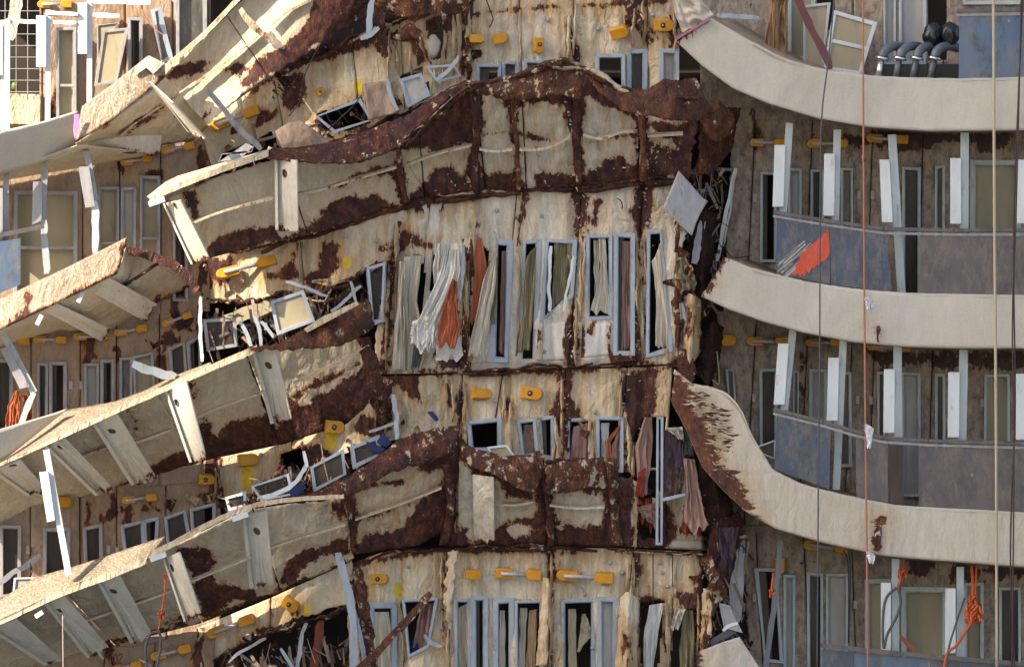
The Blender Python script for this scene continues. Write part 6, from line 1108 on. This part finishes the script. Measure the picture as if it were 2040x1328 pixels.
def knot(parent, x, y, r, n, mat, yy=-.5):
    pts = [];
    for i in range(n * 8): a = i * .8; pts.append(W(x + r * math.cos(a) * (1 + .5 * nz(i * .3, x)), y + r * 1.2 * math.sin(a * 1.3) * (1 + .4 * nz(i * .3, y)), yy + .05 * math.sin(a * 1.7)))
    MB().tube(pts, .016, 6).build('knot', mat, parent, True)
c1 = cable('rope', 'bright orange rope tied in a bundle at the bottom right', 'rope', [(1936, 1125, -.1), (1938, 1180, -.2), (1932, 1210, -.3), (1935, 1235, -.4), (1925, 1255, -.45), (1905, 1285, -.5), (1888, 1300, -.5), (1878, 1345, -.5)], .02, RORANGE); knot(c1, 1940, 1222, 15, 7, RORANGE, -.32); knot(c1, 1938, 1195, 7, 3, RORANGE, -.3)
cable('rope', 'orange strand hanging beside the orange bundle', 'rope', [(1946, 1125, -.1), (1943, 1180, -.2), (1946, 1205, -.3)], .014, RORANGE)
c2 = cable('rope', 'short orange rope knotted above the grey cable loop at the bottom right', 'rope', [(1802, 1110, .0), (1798, 1135, -.1), (1792, 1160, -.2), (1786, 1172, -.2)], .018, RORANGE); knot(c2, 1798, 1142, 7, 3, RORANGE, -.15)
cable('cable_loop', 'grey cable loop hanging from the short orange rope', 'cable', [(1786, 1170, -.2), (1766, 1190, -.22), (1759, 1230, -.25), (1760, 1290, -.3), (1768, 1262, -.3), (1785, 1230, -.25), (1794, 1200, -.22), (1790, 1172, -.2)], .018, RGREY)
cable('cable_loop', 'long grey cable slanting to the bottom right rail', 'cable', [(1922, 1190, -.2), (1905, 1240, -.35), (1890, 1290, -.5), (1884, 1340, -.5)], .014, RGREY)
c3 = cable('rope', 'red orange rope hanging from the lowest left folded deck', 'rope', [(331, 1140, -1.05), (328, 1180, -1.1), (322, 1220, -1.1), (316, 1255, -1.1)], .014, RORANGE); knot(c3, 321, 1224, 5, 3, RORANGE, -1.1); knot(c3, 330, 1148, 3, 2, RORANGE, -1.08)
cable('cable_loop', 'grey cable loop hanging from the red orange rope at the bottom left', 'cable', [(316, 1258, -1.1), (300, 1262, -1.1), (290, 1290, -1.1), (294, 1335, -1.1), (308, 1338, -1.1), (318, 1300, -1.1), (320, 1268, -1.1), (314, 1256, -1.1)], .018, RGREY)
cable('cable', 'thin wire hanging from the third bracket of the lowest left folded deck', 'cable', [(125, 1225, -1), (126, 1345, -1)], .007, RCREAM)
c4 = cable('rope', 'short red rope lashed to the dark pole at the bottom right', 'rope', [(1541, 1140, -.1), (1538, 1165, -.1), (1534, 1190, -.1)], .016, RORANGE); knot(c4, 1538, 1178, 4, 3, RORANGE, -.1)
for k, (pts, lab) in enumerate((([(648, 60, -.5), (640, 85, -.5), (618, 125, -.45), (604, 160, -.4), (598, 200, -.3), (575, 232, -.3)], 'black cable hanging over the rusty end of the top left folded deck'), ([(965, -10, -.1), (978, 25, -.1), (982, 40, -.12), (975, 55, -.1)], 'short black wire at the top edge above the small brackets'),
    ([(280, -10, -.2), (285, 25, -.2), (300, 50, -.2), (325, 70, -.2)], 'orange wire dangling at the top left'), ([(1045, 380, -.05), (1046, 400, -.08), (1038, 440, -.08), (1030, 490, -.05)], 'dark crack wire hanging down the middle wall'), ([(1230, 395, -.05), (1238, 402, -.1), (1240, 415, -.08)], 'short hooked wire on the middle wall'),
    ([(1301, 1095, .0), (1301, 1150, -.03), (1301, 1210, -.03)], 'thin black wire hanging down the bottom wall'), ([(640, 885, -.4), (645, 920, -.45), (655, 960, -.4)], 'thin pale wire across the lower left gap'), ([(720, 190, -.3), (700, 215, -.35), (650, 262, -.35), (645, 272, -.35)], 'curved black cable around the crushed frame near the top'),
    ([(1680, 1095, .3), (1690, 1130, .3), (1690, 1280, .3)], 'pair of black cables down the bottom right wall, right one'), ([(1690, 1095, .3), (1694, 1140, .3), (1691, 1280, .3)], 'pair of black cables down the bottom right wall, left one'), ([(60, 1120, .2), (62, 1145, .2), (30, 1162, .2), (24, 1150, .2)], 'black cable loop at the bottom left behind the broken rail'),
    ([(1440, 480, .6), (1455, 510, .5), (1480, 512, .5), (1497, 508, .5)], 'brown twig like wire at the left tip of the middle right balcony'), ([(1405, 740, .4), (1430, 765, .4), (1432, 740, .4), (1428, 700, .4)], 'pale wire loop in the lower hole of the vertical tear'))):
    cable('wire', lab, 'wire', pts, .008, RSALMON if 'orange' in lab else RCREAM if 'pale' in lab else BLACK)
# left dark opening with a light mesh
m = thing('mesh_screen', 'thin wire mesh over the dark opening behind the white posts at the top left', 'wire mesh', (40, 208, 1.1))
for x in (10, 32, 55): MB().bar((x, -30), (x, 208), 1.2, 1.05, th=.01).build('wire', GREYT, m)
for y in range(22, 208, 23): MB().bar((-20, y), (80, y), 1.2, 1.04, th=.01).build('wire', GREYT, m)
tag(MB().bar((22, 172), (36, 172), 18, 1.3, th=.1).build('green_container', plain('green_plastic', (.10, .17, .03), (.12, .2, .04)), bev=.05), 'green container inside the dark opening at the top left', 'container')
tag(MB().bar((-30, 215), (80, 218), 60, .9, th=.2).build('crate', CREAM, rust=30), 'cream box at the foot of the dark opening at the top left', 'box')
plank('board', 'sunlit slanting board at the top left corner', 'board', (38, -20), (20, 80), 22, .5, .5, CREAM, .05)

# stuffing in the torn gaps: tangles nobody could count
def tangle(label, box, n, y0, y1, mats):
    for mi, mat in enumerate(mats):
        m = MB()
        for _ in range(n // len(mats)):
            x = random.uniform(box[0], box[2]); y = random.uniform(box[1], box[3]) + (x - (box[0] + box[2]) / 2) * (box[4] if len(box) > 4 else 0); a = random.uniform(0, math.pi); l = random.uniform(12, 60); a = a if random.random() < .5 else random.gauss(1.35, .3)
            dx, dy = math.cos(a) * l, math.sin(a) * l; d = random.uniform(y0, y1)
            m.bar((x - dx / 2, y - dy / 2), (x + dx / 2, y + dy / 2), random.choice((1, 1.5, 2, 3, 6)), d, d + random.uniform(-.2, .2), random.uniform(.01, .04))
        o = m.build('debris', mat); o['kind'] = 'stuff'; o['label'] = label + [' in dull metal', ' in brown wood', ' in pale scraps', ' in dark scraps'][mi]; o['category'] = 'debris'
T4 = [SCRAP, bpy.data.materials['brown_board'], TAN, RUST]
for pth, n_, dd in (([(420, 625), (560, 612), (700, 590), (745, 600)], 12, .15), ([(470, 985), (600, 955), (740, 890)], 9, .05), ([(450, 1320), (560, 1280), (690, 1230)], 9, .2), ([(450, 300), (560, 285), (700, 235), (860, 170)], 8, .0), ([(1385, 380), (1400, 560), (1395, 620)], 8, .5), ([(1420, 1060), (1440, 1200), (1470, 1320)], 8, .3)):
    for _ in range(n_):
        p = poly_at(pth, random.random()); flap(w6, p[0] + random.gauss(0, 9), p[1] + random.gauss(0, 12), random.uniform(14, 46), random.choice((RUST, RUSTP, CREAM, RUSTO, ALUD)), dd)
tangle('tangle of splinters in the torn gap at the middle left', (410, 605, 740, 675, -.20), 190, .1, .9, T4)
tangle('tangle of splinters in the gap at the lower left of centre', (450, 940, 740, 985, -.38), 160, -.15, .4, T4)
tangle('tangle of splinters in the bottom left hollow', (430, 1290, 720, 1340, -.15), 90, .15, .8, T4)
tangle('tangle of splinters in the top gap', (440, 225, 900, 290, -.28), 90, .25, .7, T4)
tangle('tangle of splinters in the upper part of the vertical tear', (1360, 330, 1440, 620), 150, .3, 1.0, T4)
tangle('tangle of splinters in the lower part of the vertical tear', (1390, 1050, 1490, 1330), 170, .0, .9, T4)
tangle('tangle of splinters in the holes near the top', (700, -20, 900, 120), 60, .25, .8, T4)
# red digits painted low on the left wall, studs and pins on the plating
m = MB().tube([W(*p) for p in smoothpts([(229, 1302, .88), (225, 1308, .88), (226, 1318, .88), (231, 1320, .88), (233, 1312, .88), (231, 1303, .88), (229, 1302, .88)])], .007, 5)
m.build('painted_digit', REDC, w5, True)
MB().tube([W(*p) for p in smoothpts([(236, 1305, .88), (240, 1301, .88), (243, 1306, .88), (239, 1314, .88), (236, 1320, .88), (244, 1319, .88)])], .007, 5).build('painted_digit', REDC, w5, True)
sm = None
for par, pts in ((w14, ((1202, 1162), (1215, 1120), (1240, 1140), (1165, 1183), (1315, 1120), (1330, 1167), (1320, 1140), (720, 1135), (718, 1165), (1100, 1130), (812, 1128), (1235, 1255), (1180, 1290))), (w12, ((1002, 790), (985, 798), (1185, 820), (890, 760))), (w11, ((1080, 430), (1180, 430), (1290, 445), (750, 480), (1085, 700), (990, 420))), (w7, ((540, 470), (690, 470), (725, 440))), (w10, ((1192, 58), (1092, 40), (1300, 30))), (w8, ((600, 880), (520, 905)))):
    for x, y in pts:
        if sm is None: sm = MB().tube([(0, .0, 0), (0, -.035, 0), (0, -.05, 0)], .028, 9, [1, 1, .4]).build('stud', ALUD, par, True)
        else:
            o = bpy.data.objects.new('stud', sm.data); COL.objects.link(o); o.parent = par; sm2 = o; o.matrix_parent_inverse = wmat(par).inverted()
        (sm if par is w14 and (x, y) == (1202, 1162) else o).location = W(x, y, wy(x, y) - .01)
print('OBJECTS', len(bpy.data.objects))
